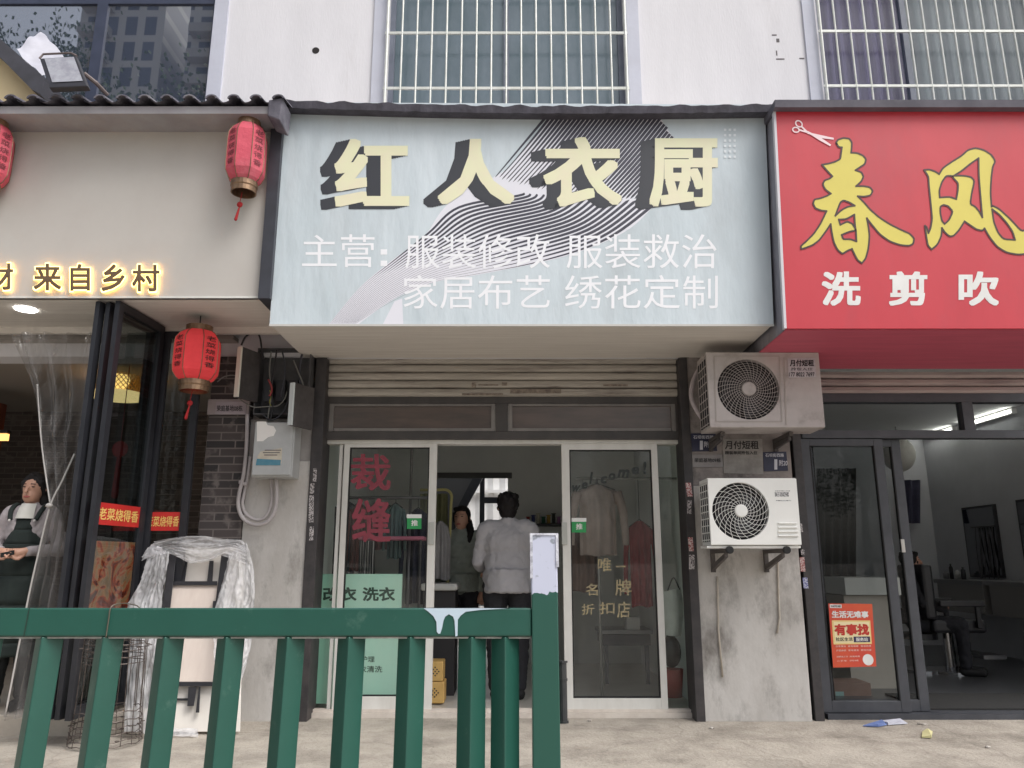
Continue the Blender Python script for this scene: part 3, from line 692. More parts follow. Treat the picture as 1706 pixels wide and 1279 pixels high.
leaf((XA - .15, 5.34), (XB - .09, 6.0), zb_, zt_, 'folding_door')
xq0, xq1 = X_(274, 560, GY), bx0 - .003
l4 = leaf((xq0, GY), (xq1, GY), .15, Z_(553, GY), 'fixed_glass_panel', w=.055)
# red stickers with gold lettering
M_sred = mat('sticker_red', S(196, 50, 48), S(180, 42, 40), 5, .4); M_gold = mat('gold_print', S(226, 190, 110), rough=.4)
def on_leaf(Lf, s0, s1, z0, z1, text, name='banner_sticker', n=.0):
    o, A, B, d, nn = Lf; nh = nn.normalized(); off = nh * (.004)
    p = lambda s, z, k=1: A + d * s + off * k + Vector((0, 0, z))
    m = MB(); m.poly(p(s0, z0), p(s1, z0), p(s1, z1), p(s0, z1)); so = m.build(name, M_sred, o)
    m = MB(); hgt = z1 - z0; 
    qtext(m, text, p(s0 + .06 * (s1 - s0), z0 + hgt * .22, 1.4), p(s0 + .95 * (s1 - s0), z0 + hgt * .22, 1.4), p(s0 + .06 * (s1 - s0), z0 + hgt * .78, 1.4), .012, n=nh)
    m.build('lettering', M_gold, so)
zs1, zs0 = Z_(838, 5.5), Z_(872, 5.5)
on_leaf(l1, .03, .60, zs0 - .01, zs1 + .0, '老菜烧得香')
on_leaf(l4, .0, xq1 - xq0 - .05, Z_(884, GY), Z_(853, GY), '老菜烧得香')
# picture of crayfish on the lower glass
pm = bpy.data.materials.new('crayfish_picture'); pm.use_nodes = True; n = pm.node_tree.nodes; l = pm.node_tree.links
tc = n.new('ShaderNodeTexCoord'); nz = n.new('ShaderNodeTexNoise'); nz.inputs['Scale'].default_value = 5; nz.inputs['Detail'].default_value = 3; nz.inputs['Distortion'].default_value = 2.5
rp = n.new('ShaderNodeValToRGB'); cr_ = rp.color_ramp; cr_.elements[0].position = .36; cr_.elements[0].color = S(150, 122, 96); cr_.elements[1].position = .68; cr_.elements[1].color = S(64, 34, 28)
for pos, cc in ((.47, S(176, 132, 92)), (.52, S(190, 84, 44)), (.58, S(120, 48, 34))):
    e_ = cr_.elements.new(pos); e_.color = cc
l.new(tc.outputs['Object'], nz.inputs['Vector']); l.new(nz.outputs['Fac'], rp.inputs['Fac']); l.new(rp.outputs['Color'], n['Principled BSDF'].inputs['Base Color']); n['Principled BSDF'].inputs['Roughness'].default_value = .35
o, A, B, d, nn = l1; off = nn.normalized() * -.006
m = MB(); m.poly(*[A + d * s + off + Vector((0, 0, z)) for s, z in ((.06, .72), (.59, .72), (.59, 1.32), (.06, 1.32))]); m.build('picture', pm, o)
# restaurant room
rr = thing('restaurant_room', 'dim dark brick dining room behind the open folding doors', 'room', (-4, 8, .14))
M_dbrick = brick_mat('dark_brick', S(92, 84, 81), S(72, 66, 65), S(108, 101, 97), 1.0)
m = MB(); m.box(-6.6, -2.2, 9.3, 9.45, .14, 3.01); m.build('wall', M_dbrick, rr)
MB().box(-2.3, -2.2, 6.56, 9.298, .14, 3.01).build('side_wall', M_dbrick, rr)
m = MB(); m.box(-6.6, -6.5, 6.3, 9.298, .14, 3.01); m.build('side_wall', M_dbrick, rr)
m = MB(); m.box(-6.5, -2.31, 6.12, 9.29, 2.975, 3.01); m.build('ceiling', mat('dark_ceiling', S(150, 144, 138), rough=.8), rr)
m = MB(); m.box(X_(-30, 700, 8), X_(8, 700, 8), 7.9, 8.0, .145, 2.8); m.build('wooden_column', mat('dark_red_wood', S(110, 58, 42), S(90, 46, 34), 5, .5, stretch=(6, 6, 1)), rr)
lp = thing('woven_lamp', 'woven bamboo pendant lamp glowing yellow inside the restaurant', 'lamp', at(200, 610, 7.4))
LY = 7.4; c = at(198, 640, LY); k_ = LY / F
m = MB(); nw = 28
rb, rt = 37 * k_, 27 * k_; zt0, zb0 = Z_(612, LY), Z_(655, LY)
for i in range(nw):
    for s_ in (-1, 1):
        pts = [(c.x + (rt + (rb - rt) * t) * math.cos(2 * math.pi * i / nw + s_ * t * 1.1), LY + (rt + (rb - rt) * t) * math.sin(2 * math.pi * i / nw + s_ * t * 1.1), zt0 + (zb0 - zt0) * t) for t in (0, .33, .66, 1)]
        m.tube(pts, .0045, 4, cap=False)
m.build('shade', mat('bamboo', S(190, 150, 84), rough=.6), lp)
m = MB(); m.ell((c.x, LY, (zt0 + zb0) / 2), (rt * .62, rt * .62, .12)); m.build('bulb', glow('warm_bulb', (1, .66, .22, 1), 3.0), lp, smooth=True)
m = MB(); m.lathe([(rb * 1.12, 0), (rb * 1.12, -.05), (rb * 1.0, -.052)], (c.x, LY, zb0), 28); m.build('diffuser_ring', glow('warm_ring', (1, .70, .30, 1), 1.6), lp)
m = MB(); m.tube([(c.x, LY, zt0), (c.x, LY, 2.974)], .006, 6); m.build('cord', M_rubber, lp)
l2 = thing('wall_lamp', 'small orange lamp box on the dark red column at the left edge', 'lamp', at(2, 728, 7.86))
m = MB(); m.pbox(-14, 722, 10, 733, 7.84, .05); m.build('shade', glow('amber_glow', (1, .52, .16, 1), 1.4), l2)
m = MB(); m.pbox(-16, 716, 12, 721, 7.83, .069); m.build('bracket', M_black, l2)
kn = thing('chinese_knot', 'red Chinese knot with long tassel hanging in the restaurant behind the folding door', 'ornament', at(200, 740, 7.0))
m = MB(); c = at(200, 748, 7.0)
m.box(c.x - .05, c.x + .05, 6.99, 7.01, c.z - .05, c.z + .05); m.ell((c.x, 7.0, c.z), (.075, .02, .075)); m.build('knot', mat('knot_red', S(170, 30, 36), rough=.6), kn)
m = MB(); m.cap((c.x, 7, c.z - .08), (c.x, 7, c.z - .42), .018, .03); m.tube([(c.x, 7, c.z + .06), (c.x, 7, 2.974)], .004, 5); m.build('tassel', mat('tassel_red', S(160, 30, 34), rough=.8), kn)

# lanterns
M_lant = mat('lantern_cloth', S(208, 92, 108), S(190, 76, 92), 5, .9, bump=.35, bscale=40, c3=S(214, 128, 138), c3scale=4, c3lim=(.5, .8))
M_lantlit = mat('lantern_cloth_lit', S(196, 58, 64), S(178, 48, 54), 5, .9, bump=.35, bscale=40)
_b = M_lantlit.node_tree.nodes['Principled BSDF']; _b.inputs['Emission Color'].default_value = (1, .07, .07, 1); _b.inputs['Emission Strength'].default_value = .16
M_brass = mat('tarnished_brass', S(150, 122, 96), S(110, 88, 72), 9, .4, metal=.6)
M_ink = mat('ink', S(52, 34, 32), rough=.6)
def lantern(label, px, ytop, ybot, halfw, Y, m_cloth, rod_top, tassel=True, yaw=35):
    c = at(px, (ytop + ybot) / 2, Y); zt1, zb1 = Z_(ytop, Y), Z_(ybot, Y); h = zt1 - zb1
    r = halfw * Y / F * .97
    t = thing('red_lantern', label, 'lantern', (c.x, Y, zb1), 'red cloth lanterns of the restaurant')
    camaz = math.atan2(-Y, -c.x)
    base = camaz + R(yaw)
    m = MB(); n = 8
    prof = [(.62, 0), (.80, .06), (.97, .17), (1.0, .30), (1.0, .70), (.97, .83), (.80, .94), (.62, 1.0)]
    vs = []
    for rr_, hh in prof:
        for k in range(n):
            a = base + math.pi / 8 + 2 * math.pi * k / n
            vs.append((c.x + r * rr_ / math.cos(math.pi / 8) * .97 * math.cos(a), Y + r * rr_ / math.cos(math.pi / 8) * .97 * math.sin(a), zb1 + h * hh))
    fs = [[i * n + k, i * n + (k + 1) % n, (i + 1) * n + (k + 1) % n, (i + 1) * n + k] for i in range(len(prof) - 1) for k in range(n)]
    m.add(vs, fs); m.build('cover', m_cloth, t)
    m = MB()
    m.lathe([(r * .66, -.075), (r * .60, -.075), (r * .60, -.05), (r * .64, .005), (r * .70, .005), (r * .70, -.03), (r * .66, -.04), (r * .66, -.075)], (c.x, Y, zb1), 24, cap=False)
    m.lathe([(r * .60, .0), (r * .60, .045), (r * .50, .045), (r * .5, 0)], (c.x, Y, zt1), 24, cap=True)
    for k in range(8):
        a = base + math.pi / 8 + 2 * math.pi * k / 8
        m.tube([(c.x + r * q * math.cos(a), Y + r * q * math.sin(a), zb1 + h * hh) for q, hh in ((.66, 0), (.845, .06), (1.02, .17), (1.05, .3), (1.05, .7), (1.02, .83), (.845, .94), (.66, 1))], .0035, 5)
    m.build('rim', M_brass, t)
    m = MB()
    for k in (0, -2, 2, 4):
        a = base + math.pi / 4 * k; nn = Vector((math.cos(a), math.sin(a), 0)); rt_ = Vector((-nn.y, nn.x, 0))
        cs = r * .26
        for i, ch in enumerate('老菜烧得香'):
            z = zb1 + h * (.80 - .13 * i); p = Vector((c.x, Y, z)) + nn * (r * .975)
            qtext(m, ch, p - rt_ * cs - Vector((0, 0, h * .05)), p + rt_ * cs - Vector((0, 0, h * .05)), p - rt_ * cs + Vector((0, 0, h * .05)), .01, n=nn)
    m.build('lettering', M_ink if m_cloth is M_lantlit else mat('faded_ink', S(120, 54, 62), rough=.8), t)
    m = MB(); m.tube([(c.x, Y, zt1 + .04), (c.x, Y, rod_top)], .005, 6); m.build('hook', M_black, t)
    if tassel:
        m = MB(); m.tube([(c.x - .01, Y, zb1 - .07), (c.x - .02, Y, zb1 - .14)], .003, 5); m.ell((c.x - .02, Y, zb1 - .165), (.022, .015, .022), 10, 8); m.cap((c.x - .022, Y, zb1 - .19), (c.x - .04, Y, zb1 - .28), .006, .012, 8)
        m.build('tassel', mat('tassel_red', S(160, 30, 34), rough=.8), t)
    return t
lantern('faded red lantern hanging from the right end of the tiled eave', 411, 212, 306, 35, 5.16, M_lant, ze - .05)
lantern('faded red lantern cut off by the left edge of the photo', -16, 212, 308, 35, 5.16, M_lant, ze - .05)
lantern('glowing red lantern hanging under the soffit beside the brick pier', 328, 553, 636, 38, 5.72, M_lantlit, zf0, tassel=True)

# clear plastic door curtain
pc = thing('plastic_curtain', 'clear plastic sheet curtain gathered and tied beside the folding doors', 'curtain', at(100, 900, 5.5))
M_plas = thin('clear_plastic', (.80, .79, .78, 1), .03, haze=(.62, .60, .59, 1), haze_fac=.17, rough=.12, streak=(16, 3, 1.2))
wav = lambda u, v, p: Vector((0, .05 * math.sin(u * 24 + 3 * v) * (1 - .5 * v) + .02 * noise.noise(p * 5), 0))
m = MB()
L = [at(18, 556, 5.72), at(50, 640, 5.7), at(66, 740, 5.66), at(84, 842, 5.6)]
Rr = [at(158, 556, 5.72), at(160, 660, 5.7), at(142, 740, 5.66), at(128, 842, 5.6)]
m.patch(L, Rr, 44, 20, wav)
L = [at(84, 842, 5.6), at(62, 930, 5.58), at(40, 1030, 5.55), at(8, 1200, 5.5)]
Rr = [at(128, 842, 5.6), at(118, 930, 5.58), at(104, 1030, 5.55), at(70, 1190, 5.5)]
m.patch(L, Rr, 34, 20, wav)
m.build('sheet', M_plas, pc, smooth=True)
m = MB(); m.tube(spline([at(62, 640, 5.63), at(70, 745, 5.58), at(84, 842, 5.5)], 6), .0055, 6); m.tube(spline([at(124, 756, 5.6), at(104, 800, 5.55), at(84, 842, 5.5), at(62, 930, 5.48), at(44, 1012, 5.46), at(8, 1195, 5.42)], 6), .0065, 6)
m.ell(at(82, 842, 5.49), (.025, .02, .018)); m.build('hem', mat('pale_plastic_edge', S(176, 172, 168), rough=.35), pc, smooth=True)

# ---------------------------------------------------------------- electric boxes on the left pillar
ec = thing('electric_cabinet', 'open electric cabinet with two swung out doors and loose wires above the meter box', 'cabinet', at(460, 690, 6.2))
m = MB(); x0, x1, z0, z1 = X_(432, 640, 6.24), X_(521, 640, 6.24), Z_(694, 6.24), Z_(585, 6.24)
m.box(x0, x1, WY + .045, WY + .06, z0, z1); m.box(x0, x0 + .01, 6.14, WY + .045, z0, z1); m.box(x1 - .01, x1, 6.14, WY + .045, z0, z1); m.box(x0 + .01, x1 - .01, 6.14, WY + .045, z0, z0 + .01); m.box(x0 + .01, x1 - .01, 6.14, WY + .045, z1 - .01, z1)
m.build('case', mat('case_grey', S(86, 86, 88), S(66, 66, 68), 6, .6), ec)
def cdoor(hx, ex, z0, z1, ey, face):
    a, b = Vector((hx, 6.14, 0)), Vector((ex, ey, 0)); d = (b - a).normalized(); nn = Vector((-d.y, d.x, 0)) * .016
    up_ = lambda p, z: p + Vector((0, 0, z))
    m = MB(); m.hexa([up_(a + nn, z0), up_(b + nn, z0), up_(b + nn, z1), up_(a + nn, z1)], [up_(a - nn, z0), up_(b - nn, z0), up_(b - nn, z1), up_(a - nn, z1)])
    o = m.build('cabinet_door', mat('door_inner_grey', S(84, 80, 80), S(64, 60, 60), 7, .6), ec)
    m = MB(); e = b + d * .002; n2 = nn * 1.35
    m.hexa([up_(e - n2, z0), up_(e + n2, z0), up_(e + n2, z1), up_(e - n2, z1)], [up_(e - n2 - d * .016, z0), up_(e + n2 - d * .016, z0), up_(e + n2 - d * .016, z1), up_(e - n2 - d * .016, z1)])
    m.build('door_edge', face, o, bevel=.003)
cdoor(X_(434, 620, 6.2), X_(396, 620, 5.92), Z_(661, 5.92), Z_(577, 5.92), 5.92, mat('edge_cream', S(214, 210, 196), rough=.5))
cdoor(X_(523, 680, 6.2), X_(484, 680, 5.92), Z_(708, 5.92), Z_(637, 5.92), 5.92, mat('edge_paleblue', S(206, 214, 214), rough=.5))
m = MB()
for k in range(3): m.box(x0 + .06 + k * .1, x0 + .13 + k * .1, 6.19, 6.24, z0 + .12, z0 + .30)
m.build('breaker', mat('breaker_dark', S(60, 60, 66), S(44, 44, 48), 8, .5), ec)
wc = [S(40, 40, 44), S(150, 60, 60), S(120, 120, 116), S(150, 146, 60), S(60, 62, 70)]
for k, (pts, ci, r) in enumerate([
    ([(452, 585), (449, 620), (453, 655), (447, 690), (447, 705)], 2, .006), ([(461, 583), (456, 622), (452, 648), (455, 676), (450, 700)], 0, .007),
    ([(447, 632), (451, 640), (453, 650), (449, 660)], 1, .008), ([(450, 650), (452, 660), (450, 668), (451, 676)], 3, .006),
    ([(396, 662), (410, 672), (424, 678), (444, 677), (462, 676), (474, 665), (478, 652)], 2, .005), ([(402, 575), (410, 560), (426, 552), (433, 562), (436, 580), (440, 600)], 0, .008),
    ([(470, 585), (475, 610), (472, 640), (468, 660)], 4, .007), ([(489, 600), (497, 620), (505, 640), (508, 660)], 2, .006), ([(362, 636), (372, 628), (384, 625), (396, 626)], 2, .005), ([(503, 590), (499, 620), (503, 655)], 4, .009), ([(438, 690), (452, 700), (470, 688), (480, 668)], 4, .006)]):
    m = MB(); m.tube(spline([at(x, y, 6.12 - .02 * (k % 3)) for x, y in pts], 6), r, 6); m.build('wire', mat('wire_%s' % 'black red grey yellow slate'.split()[ci], wc[ci], rough=.5), ec, smooth=True)

mb_ = thing('electric_meter_box', 'grey electric meter box with torn white sticker and blue label on the plaster pillar', 'meter box', at(455, 797, 6.1))
M_box = mat('box_grey', S(182, 184, 184), S(168, 170, 170), 4, .45)
m = MB(); x0, x1 = X_(420, 750, 6.03), X_(488, 750, 6.03); z0, z1 = Z_(794, 6.03), Z_(702, 6.03)
m.box(x0, x1, 6.05, WY + .001, z0, z1); m.build('case', M_box, mb_, bevel=.008)
m = MB(); m.box(x0 + .008, x1 - .008, 6.03, 6.049, z0 + .012, z1 - .008); m.build('lid', M_box, mb_, bevel=.007)
m = MB(); m.ppoly([(428, 702), (443, 702), (446, 708), (456, 710), (460, 717), (456, 726), (447, 728), (438, 735), (428, 735)], 6.028); m.build('torn_sticker', mat('torn_paper', S(236, 234, 230), rough=.8), mb_)
m = MB(); m.ppoly([(429, 760), (434, 752), (470, 746), (469, 772), (428, 773)], 6.028); lb = m.build('label_sticker', mat('label_cream', S(206, 200, 184), S(190, 180, 164), 12, .6), mb_)
m = MB(); m.ppoly([(428, 764), (468, 766), (467, 775), (426, 775)], 6.0265); m.build('blue_band', mat('label_blue', S(70, 128, 150), S(92, 140, 158), 20, .6), lb)
m = MB()
for y, a, b in ((749, 441, 468), (753, 438, 466), (757, 440, 462)): m.pbox(a, y, b, y + 1.6, 6.0268, .0008)
m.build('printed_lines', mat('print_grey', S(110, 104, 104), rough=.7), lb)
cd = thing('conduit_loop', 'two pale plastic conduits looping down beside the brick pier into the meter box', 'conduit', at(430, 870, 6.2))
for pts, r in (([(412, 690), (411, 740), (406, 790), (399, 820), (397, 842), (404, 862), (420, 873), (440, 872), (455, 858), (461, 832), (460, 797)], .0155), ([(417, 760), (413, 790), (407, 820), (404, 840), (410, 856), (424, 865), (438, 864), (449, 850), (453, 828), (451, 797)], .0135)):
    m = MB(); m.tube(spline([at(x, y, 6.2 - (.03 if r > .015 else 0)) for x, y in pts], 6), r, 10); m.build('conduit', mat('conduit_grey', S(184, 178, 178), S(166, 160, 160), 6, .55), cd, smooth=True)
m = MB()
for x, y in ((402, 803), (408, 806)): m.lathe([(.021, -.012), (.021, .012)], at(x, y, 6.18), 12)
m.build('clip', mat('conduit_grey', S(184, 178, 178)), cd)

def plate(label, quad, Y, cface, texts, ctext, cat='plate', t=.006, bold=.012, name='address_plate', lab=True):
    o = thing(name, label, cat, at(quad[0][0], quad[0][1], Y))
    m = MB(); m.prect(quad, Y, t); m.build('plate', cface, o)
    m = MB()
    for s, x0, y0, x1, y1 in texts: ptext(m, s, x0, y0, x1, y1, Y - .002, bold)
    m.build('lettering', ctext, o)
    return o
M_ink2 = mat('print_black', S(40, 38, 40), rough=.6)
plate('pale plate reading 08 on the ledge of the brick pier', [(358, 690), (409, 690), (411, 669), (360, 669)], WY - .057, mat('plate_mauve', S(170, 162, 168), S(158, 150, 156), 6, .6), [('荣庭基地08栋', 361, 675, 404, 685)], M_ink2)

# ---------------------------------------------------------------- tailor shopfront
DY = 6.42
tf = thing('tailor_shopfront', 'white aluminium sliding door front of the tailor with brown transom windows above', 'shopfront', (0, DY, 0))
zsill = Z_(1186, DY)
for a, b in ((518.5, 537), (1137, 1151.5)):
    m = MB(); xa_, xb_ = X_(a, 740, 6.24), X_(b, 740, 6.24); m.box(xa_, xb_, 6.235, 6.5, -.01, Z_(596, 6.24)); po = m.build('post', M_postblack, tf, bevel=.004)
M_stk = mat('sticker_print', S(196, 190, 190), S(70, 66, 66), 120, .7, contrast=(.45, .55)); M_stkr = mat('sticker_print_red', S(206, 190, 186), S(150, 70, 70), 120, .7, contrast=(.45, .55)); M_stkb = mat('sticker_print_blue', S(196, 198, 210), S(80, 84, 150), 120, .7, contrast=(.45, .55))
def stickers(lst, Y):
    for (x0, y0, x1, y1, sk, mm) in lst:
        m = MB(); m.ppoly([(x0, y1), (x1, y1), (x1 + sk, y0), (x0 + sk, y0)], Y); m.build('sticker', mm, tf)
stickers([(516, 805, 523, 822, 1, M_stk), (514, 825, 522, 870, 1, M_stk), (515, 877, 522, 900, 1, M_stk), (521, 780, 527, 802, 1, M_stk)], 6.2335)
stickers([(1145, 804, 1154, 827, -3, M_stkr), (1145, 833, 1152, 856, 0, M_stk), (1148, 895, 1156, 918, -2, M_stkr), (1148, 924, 1157, 948, 0, M_stk)], 6.2335)
# rolling shutter
m = MB(); xa_, xb_ = X_(534, 630, 6.3), X_(1142, 630, 6.3); zz1, zz0 = Z_(594, 6.33), Z_(660, 6.33)
ns = 5; prof = []
for k in range(ns):
    a0 = zz1 - (zz1 - zz0) * k / ns; hh = (zz1 - zz0) / ns
    prof += [(6.36, a0), (6.335, a0 - hh * .10), (6.33, a0 - hh * .5), (6.338, a0 - hh * .84), (6.365, a0 - hh * .97)]
vs = [(xa_, y, z) for y, z in prof] + [(xb_, y, z) for y, z in prof]; n_ = len(prof)
m.add(vs, [[i + 1, i + 1 + n_, i + n_, i] for i in range(n_ - 1)])
m.build('roller_shutter', mat('shutter_beige', S(180, 174, 165), S(156, 150, 141), 2, .6, stretch=(.6, 1, 8), c3=S(104, 94, 88), c3scale=2.6, c3lim=(.50, .72)), tf)
m = MB()
for (x0, y0, x1, y1) in ((836, 637, 845, 642), (786, 637, 793, 645), (797, 640, 830, 642), (850, 648, 935, 655), (1005, 640, 1046, 643), (770, 655, 838, 658)): m.pbox(x0, y0, x1, y1, 6.327, .002)
m.build('tape_pattern', mat('tape_dark', S(96, 84, 78), S(150, 140, 128), 30, .8), tf)
# transom
M_tdark = mat('frame_and_gap_dark', S(72, 68, 66), S(58, 55, 54), 6, .5); M_tfr = mat('transom_alu', S(132, 128, 124), S(112, 108, 106), 6, .45)
m = MB(); TY = 6.37
m.pbox(541, 660, 1140, 672, TY - .01, .1); m.pbox(541, 719, 1140, 731.5, TY - .012, .1); m.pbox(541, 672.3, 548, 718.7, TY - .011, .08); m.pbox(1126, 672.3, 1140, 718.7, TY - .011, .08); m.pbox(826, 672.3, 846, 718.7, TY - .011, .08)  # beams; the topmost bar is a dark strip standing in for the shadow gap
m.build('beam_and_gap_shade', M_tdark, tf)
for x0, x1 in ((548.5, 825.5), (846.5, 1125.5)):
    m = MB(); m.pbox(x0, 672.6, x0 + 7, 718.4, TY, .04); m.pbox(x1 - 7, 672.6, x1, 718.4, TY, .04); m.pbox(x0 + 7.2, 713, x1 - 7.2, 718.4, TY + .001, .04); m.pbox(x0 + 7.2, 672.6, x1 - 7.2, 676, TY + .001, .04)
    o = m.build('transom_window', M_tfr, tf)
    m = MB(); m.ppoly([(x0 + 5, 716), (x1 - 5, 716), (x1 - 5, 674), (x0 + 5, 674)], TY + .02); m.build('pane', mat('brown_reflection_glass', S(104, 92, 86), S(88, 80, 76), 2, .22, stretch=(1, 1, 6), spec=.5), o)  # brown reflection put into the colour of opaque panes
# door set
m = MB(); fy = DY - .015
m.pbox(538, 729, 1136, 739, fy, .13); m.build('head_frame', M_alu, tf, bevel=.003)
zz = Z_(739.5, fy)
for a, b, q in ((536.5, 540.5, .03), (564, 569.5, .03), (1131, 1136, .001)): MB().box(X_(a, 760, fy), X_(b, 760, fy), fy + q, fy + .12, zsill + .002, zz).build('jamb', M_alu, tf)
m = MB(); xs0, xs1 = X_(536, 760, fy), X_(1136, 760, fy)
m.box(xs0, xs1, fy - .03, fy + .16, -.01, zsill); m.box(xs0, xs1, fy + .0, fy + .012, zsill + .001, zsill + .022); m.box(xs0, xs1, fy + .05, fy + .062, zsill + .001, zsill + .022); m.build('sill', mat('pale_sill', S(214, 206, 196), S(196, 186, 176), 6, .6), tf)
for a, b, nm in ((541, 563.5, 0), (1096, 1130.5, 1)):
    m = MB(); X0, X1 = X_(a, 760, fy), X_(b, 760, fy); m.poly((X0, fy + .08, zsill), (X1, fy + .08, zsill), (X1, fy + .08, zz), (X0, fy + .08, zz)); m.build('side_pane', thin('green_tint_glass', (.84, .93, .88, 1), .035), tf)
def slider(x0, x1, wl, wr, ytop, ybot, Y, hx):
    X0, X1 = X_(x0, 760, Y), X_(x1, 760, Y); zt, zb = Z_(739.5, Y), zsill + .012
    Wl, Wr = wl * Y / F, wr * Y / F; zg1, zg0 = Z_(ytop, Y), Z_(ybot, Y)
    m = MB(); m.box(X0, X0 + Wl, Y, Y + .04, zb, zt); m.box(X1 - Wr, X1, Y, Y + .04, zb, zt); m.box(X0 + Wl, X1 - Wr, Y + .001, Y + .039, zb, zg0); m.box(X0 + Wl, X1 - Wr, Y + .001, Y + .039, zg1, zt)
    o = m.build('sliding_door', M_alu, tf, bevel=.002)
    m = MB(); g = .010
    m.box(X0 + Wl, X0 + Wl + g, Y + .004, Y + .03, zg0, zg1); m.box(X1 - Wr - g, X1 - Wr, Y + .004, Y + .03, zg0, zg1); m.box(X0 + Wl + g, X1 - Wr - g, Y + .004, Y + .03, zg0, zg0 + g); m.box(X0 + Wl + g, X1 - Wr - g, Y + .004, Y + .03, zg1 - g, zg1); m.build('gasket', M_rubber, o)
    m = MB(); m.poly((X0 + Wl, Y + .02, zg0), (X1 - Wr, Y + .02, zg0), (X1 - Wr, Y + .02, zg1), (X0 + Wl, Y + .02, zg1)); m.build('pane', thin('door_glass', (.88, .90, .88, 1), .035, haze=(.62, .63, .62, 1), haze_fac=.05, streak=(3, 3, 1.5)), o)
    m = MB(); m.pbox(hx, 870, hx + 9, 907, Y - .014, .013); m.build('handle', mat('handle_grey', S(176, 178, 172), rough=.4), o, bevel=.003)
    return o
LYd = fy + .012
d1 = slider(573, 728, 9.5, 12.5, 745, 1160, LYd, 714); d2 = slider(935.5, 1095.5, 13, 10.5, 749, 1163, LYd + .0, 936)
ty = LYd + .017
m = MB(); ptext(m, '裁', 584, 756, 651, 817, ty, .016); ptext(m, '缝', 586, 830, 651, 903, ty, .016); m.build('door_lettering', mat('tailor_red', S(148, 62, 76), S(128, 54, 66), 8, .6), d1)
for dd, x0, y0 in ((d1, 678, 857), (d2, 952.5, 863)):
    m = MB(); m.ppoly([(x0, y0 + 24), (x0 + 24, y0 + 24), (x0 + 24, y0), (x0, y0)], ty); so = m.build('push_sticker', mat('push_green', S(46, 150, 84), rough=.5), dd)
    m = MB(); m.ppoly([(x0 - .3, y0 + 6), (x0 + 24.3, y0 + 6), (x0 + 24.3, y0 - .4), (x0 - .3, y0 - .4)], ty - .0015); m.build('white_band', M_white, so)
    m = MB(); ptext(m, '推', x0 + 7, y0 + 9, x0 + 18, y0 + 19, ty - .002, .02); m.build('lettering', M_white, so)
for ch, x, y, w, h, sl in (('w', 952, 808, 14, 11, 3), ('e', 969, 803, 10, 11, 2), ('l', 983, 786, 3.5, 20, 3), ('c', 1001, 793, 10, 12, 2), ('o', 1014, 788, 11, 11, 2), ('m', 1030, 782, 18, 13, 3), ('e', 1052, 777, 13, 13, 2), ('!', 1072, 769, 4.5, 21, 1)):
    m = MB(); ptext(m, ch, x, y, x + w, y + h, ty, .035, slant=sl); m.build('welcome_letter', mat('welcome_dark', S(40, 46, 44), rough=.5), d2)
m = MB()
for ch, x0, y0, x1, y1 in (('唯', 996, 929, 1018, 952), ('一', 1026, 942, 1042, 945), ('名', 976, 972, 996, 992), ('牌', 1025, 965, 1052, 992), ('折', 969, 1006, 990, 1024), ('扣', 998, 1003, 1024, 1023), ('店', 1028, 1002, 1050, 1029)): ptext(m, ch, x0, y0, x1, y1, ty, .014)
m.build('gold_lettering', mat('faded_gold', S(172, 158, 120), S(130, 120, 100), 30, .5), d2)

# ---- tailor's room
FL = .03
tr_ = thing('tailor_room', 'grey plastered workroom seen through the open sliding doors', 'room', (0, 8, FL))
M_room = mat('room_plaster', S(226, 228, 226), S(216, 218, 216), 1.5, .9)
BY = 9.4; rx0, rx1 = -1.66, 1.50
m = MB(); m.box(rx0 - .1, rx0, 6.53, BY, FL, 3.015); m.build('wall', M_room, tr_)
m = MB(); m.box(rx1, rx1 + .1, 6.53, BY, FL, 3.015); m.build('wall', M_room, tr_)
ox0, ox1, oz = X_(722, 840, BY), X_(846, 840, BY), Z_(794, BY)
m = MB(); m.box(rx0 - .1, ox0, BY, BY + .12, FL, 3.015); m.box(ox1, rx1 + .1, BY, BY + .12, FL, 3.015); m.box(ox0, ox1, BY, BY + .12, oz, 3.015); m.build('back_wall', M_room, tr_)
m = MB(); m.box(rx0, rx1, 6.5, 11.38, -.01, FL); m.build('floor', mat('room_floor', S(196, 192, 184), S(180, 176, 168), 3, .35), tr_)
m = MB(); ww = .05
m.box(ox0 - ww, ox1 + ww, BY - .012, BY - .002, oz - .02, oz + .05); m.build('doorway_trim', mat('dark_trim', S(96, 96, 96), rough=.6), tr_)
# roofless back room (added light well): stair underside, window and bright fence outside
m = MB(); YB = 11.3
m.ppoly([(690, 770), (800, 790), (745, 885), (690, 960)], 10.7, .25); m.build('stair_underside', mat('stair_grey', S(96, 94, 92), rough=.8), tr_)
m = MB(); m.ppoly([(796, 780), (804, 796), (756, 884), (744, 880)], 10.65, .06); m.build('stair_rail', M_black, tr_)
m = MB(); m.pbox(799, 785, 807, 930, 10.95, .06); m.pbox(807.2, 828, 880, 838, 10.951, .05); m.pbox(790, 786, 880, 796, 10.952, .05); m.build('rear_window_frame', M_black, tr_)
m = MB(); m.box(ox0 - .7, ox0 - .6, BY + .12, 11.38, FL, 3.015); m.box(ox1 + .5, ox1 + .6, BY + .12, 11.38, FL, 3.015); m.pbox(740, 930, 900, 1010, 10.95, .06); m.build('rear_room_wall', M_room, tr_)
FYB = 16.5
fe = thing('white_fence', 'bright white corrugated fence seen through the rear window of the tailor', 'fence', (0, FYB, 0))
m = MB(); n_ = 60
pts = [(-4.2 + 7.6 * k / n_, FYB + (.04 if (k // 1) % 2 else 0)) for k in range(n_ + 1)]
vs = [(x, y, z) for z in (0, 3.3) for x, y in pts]
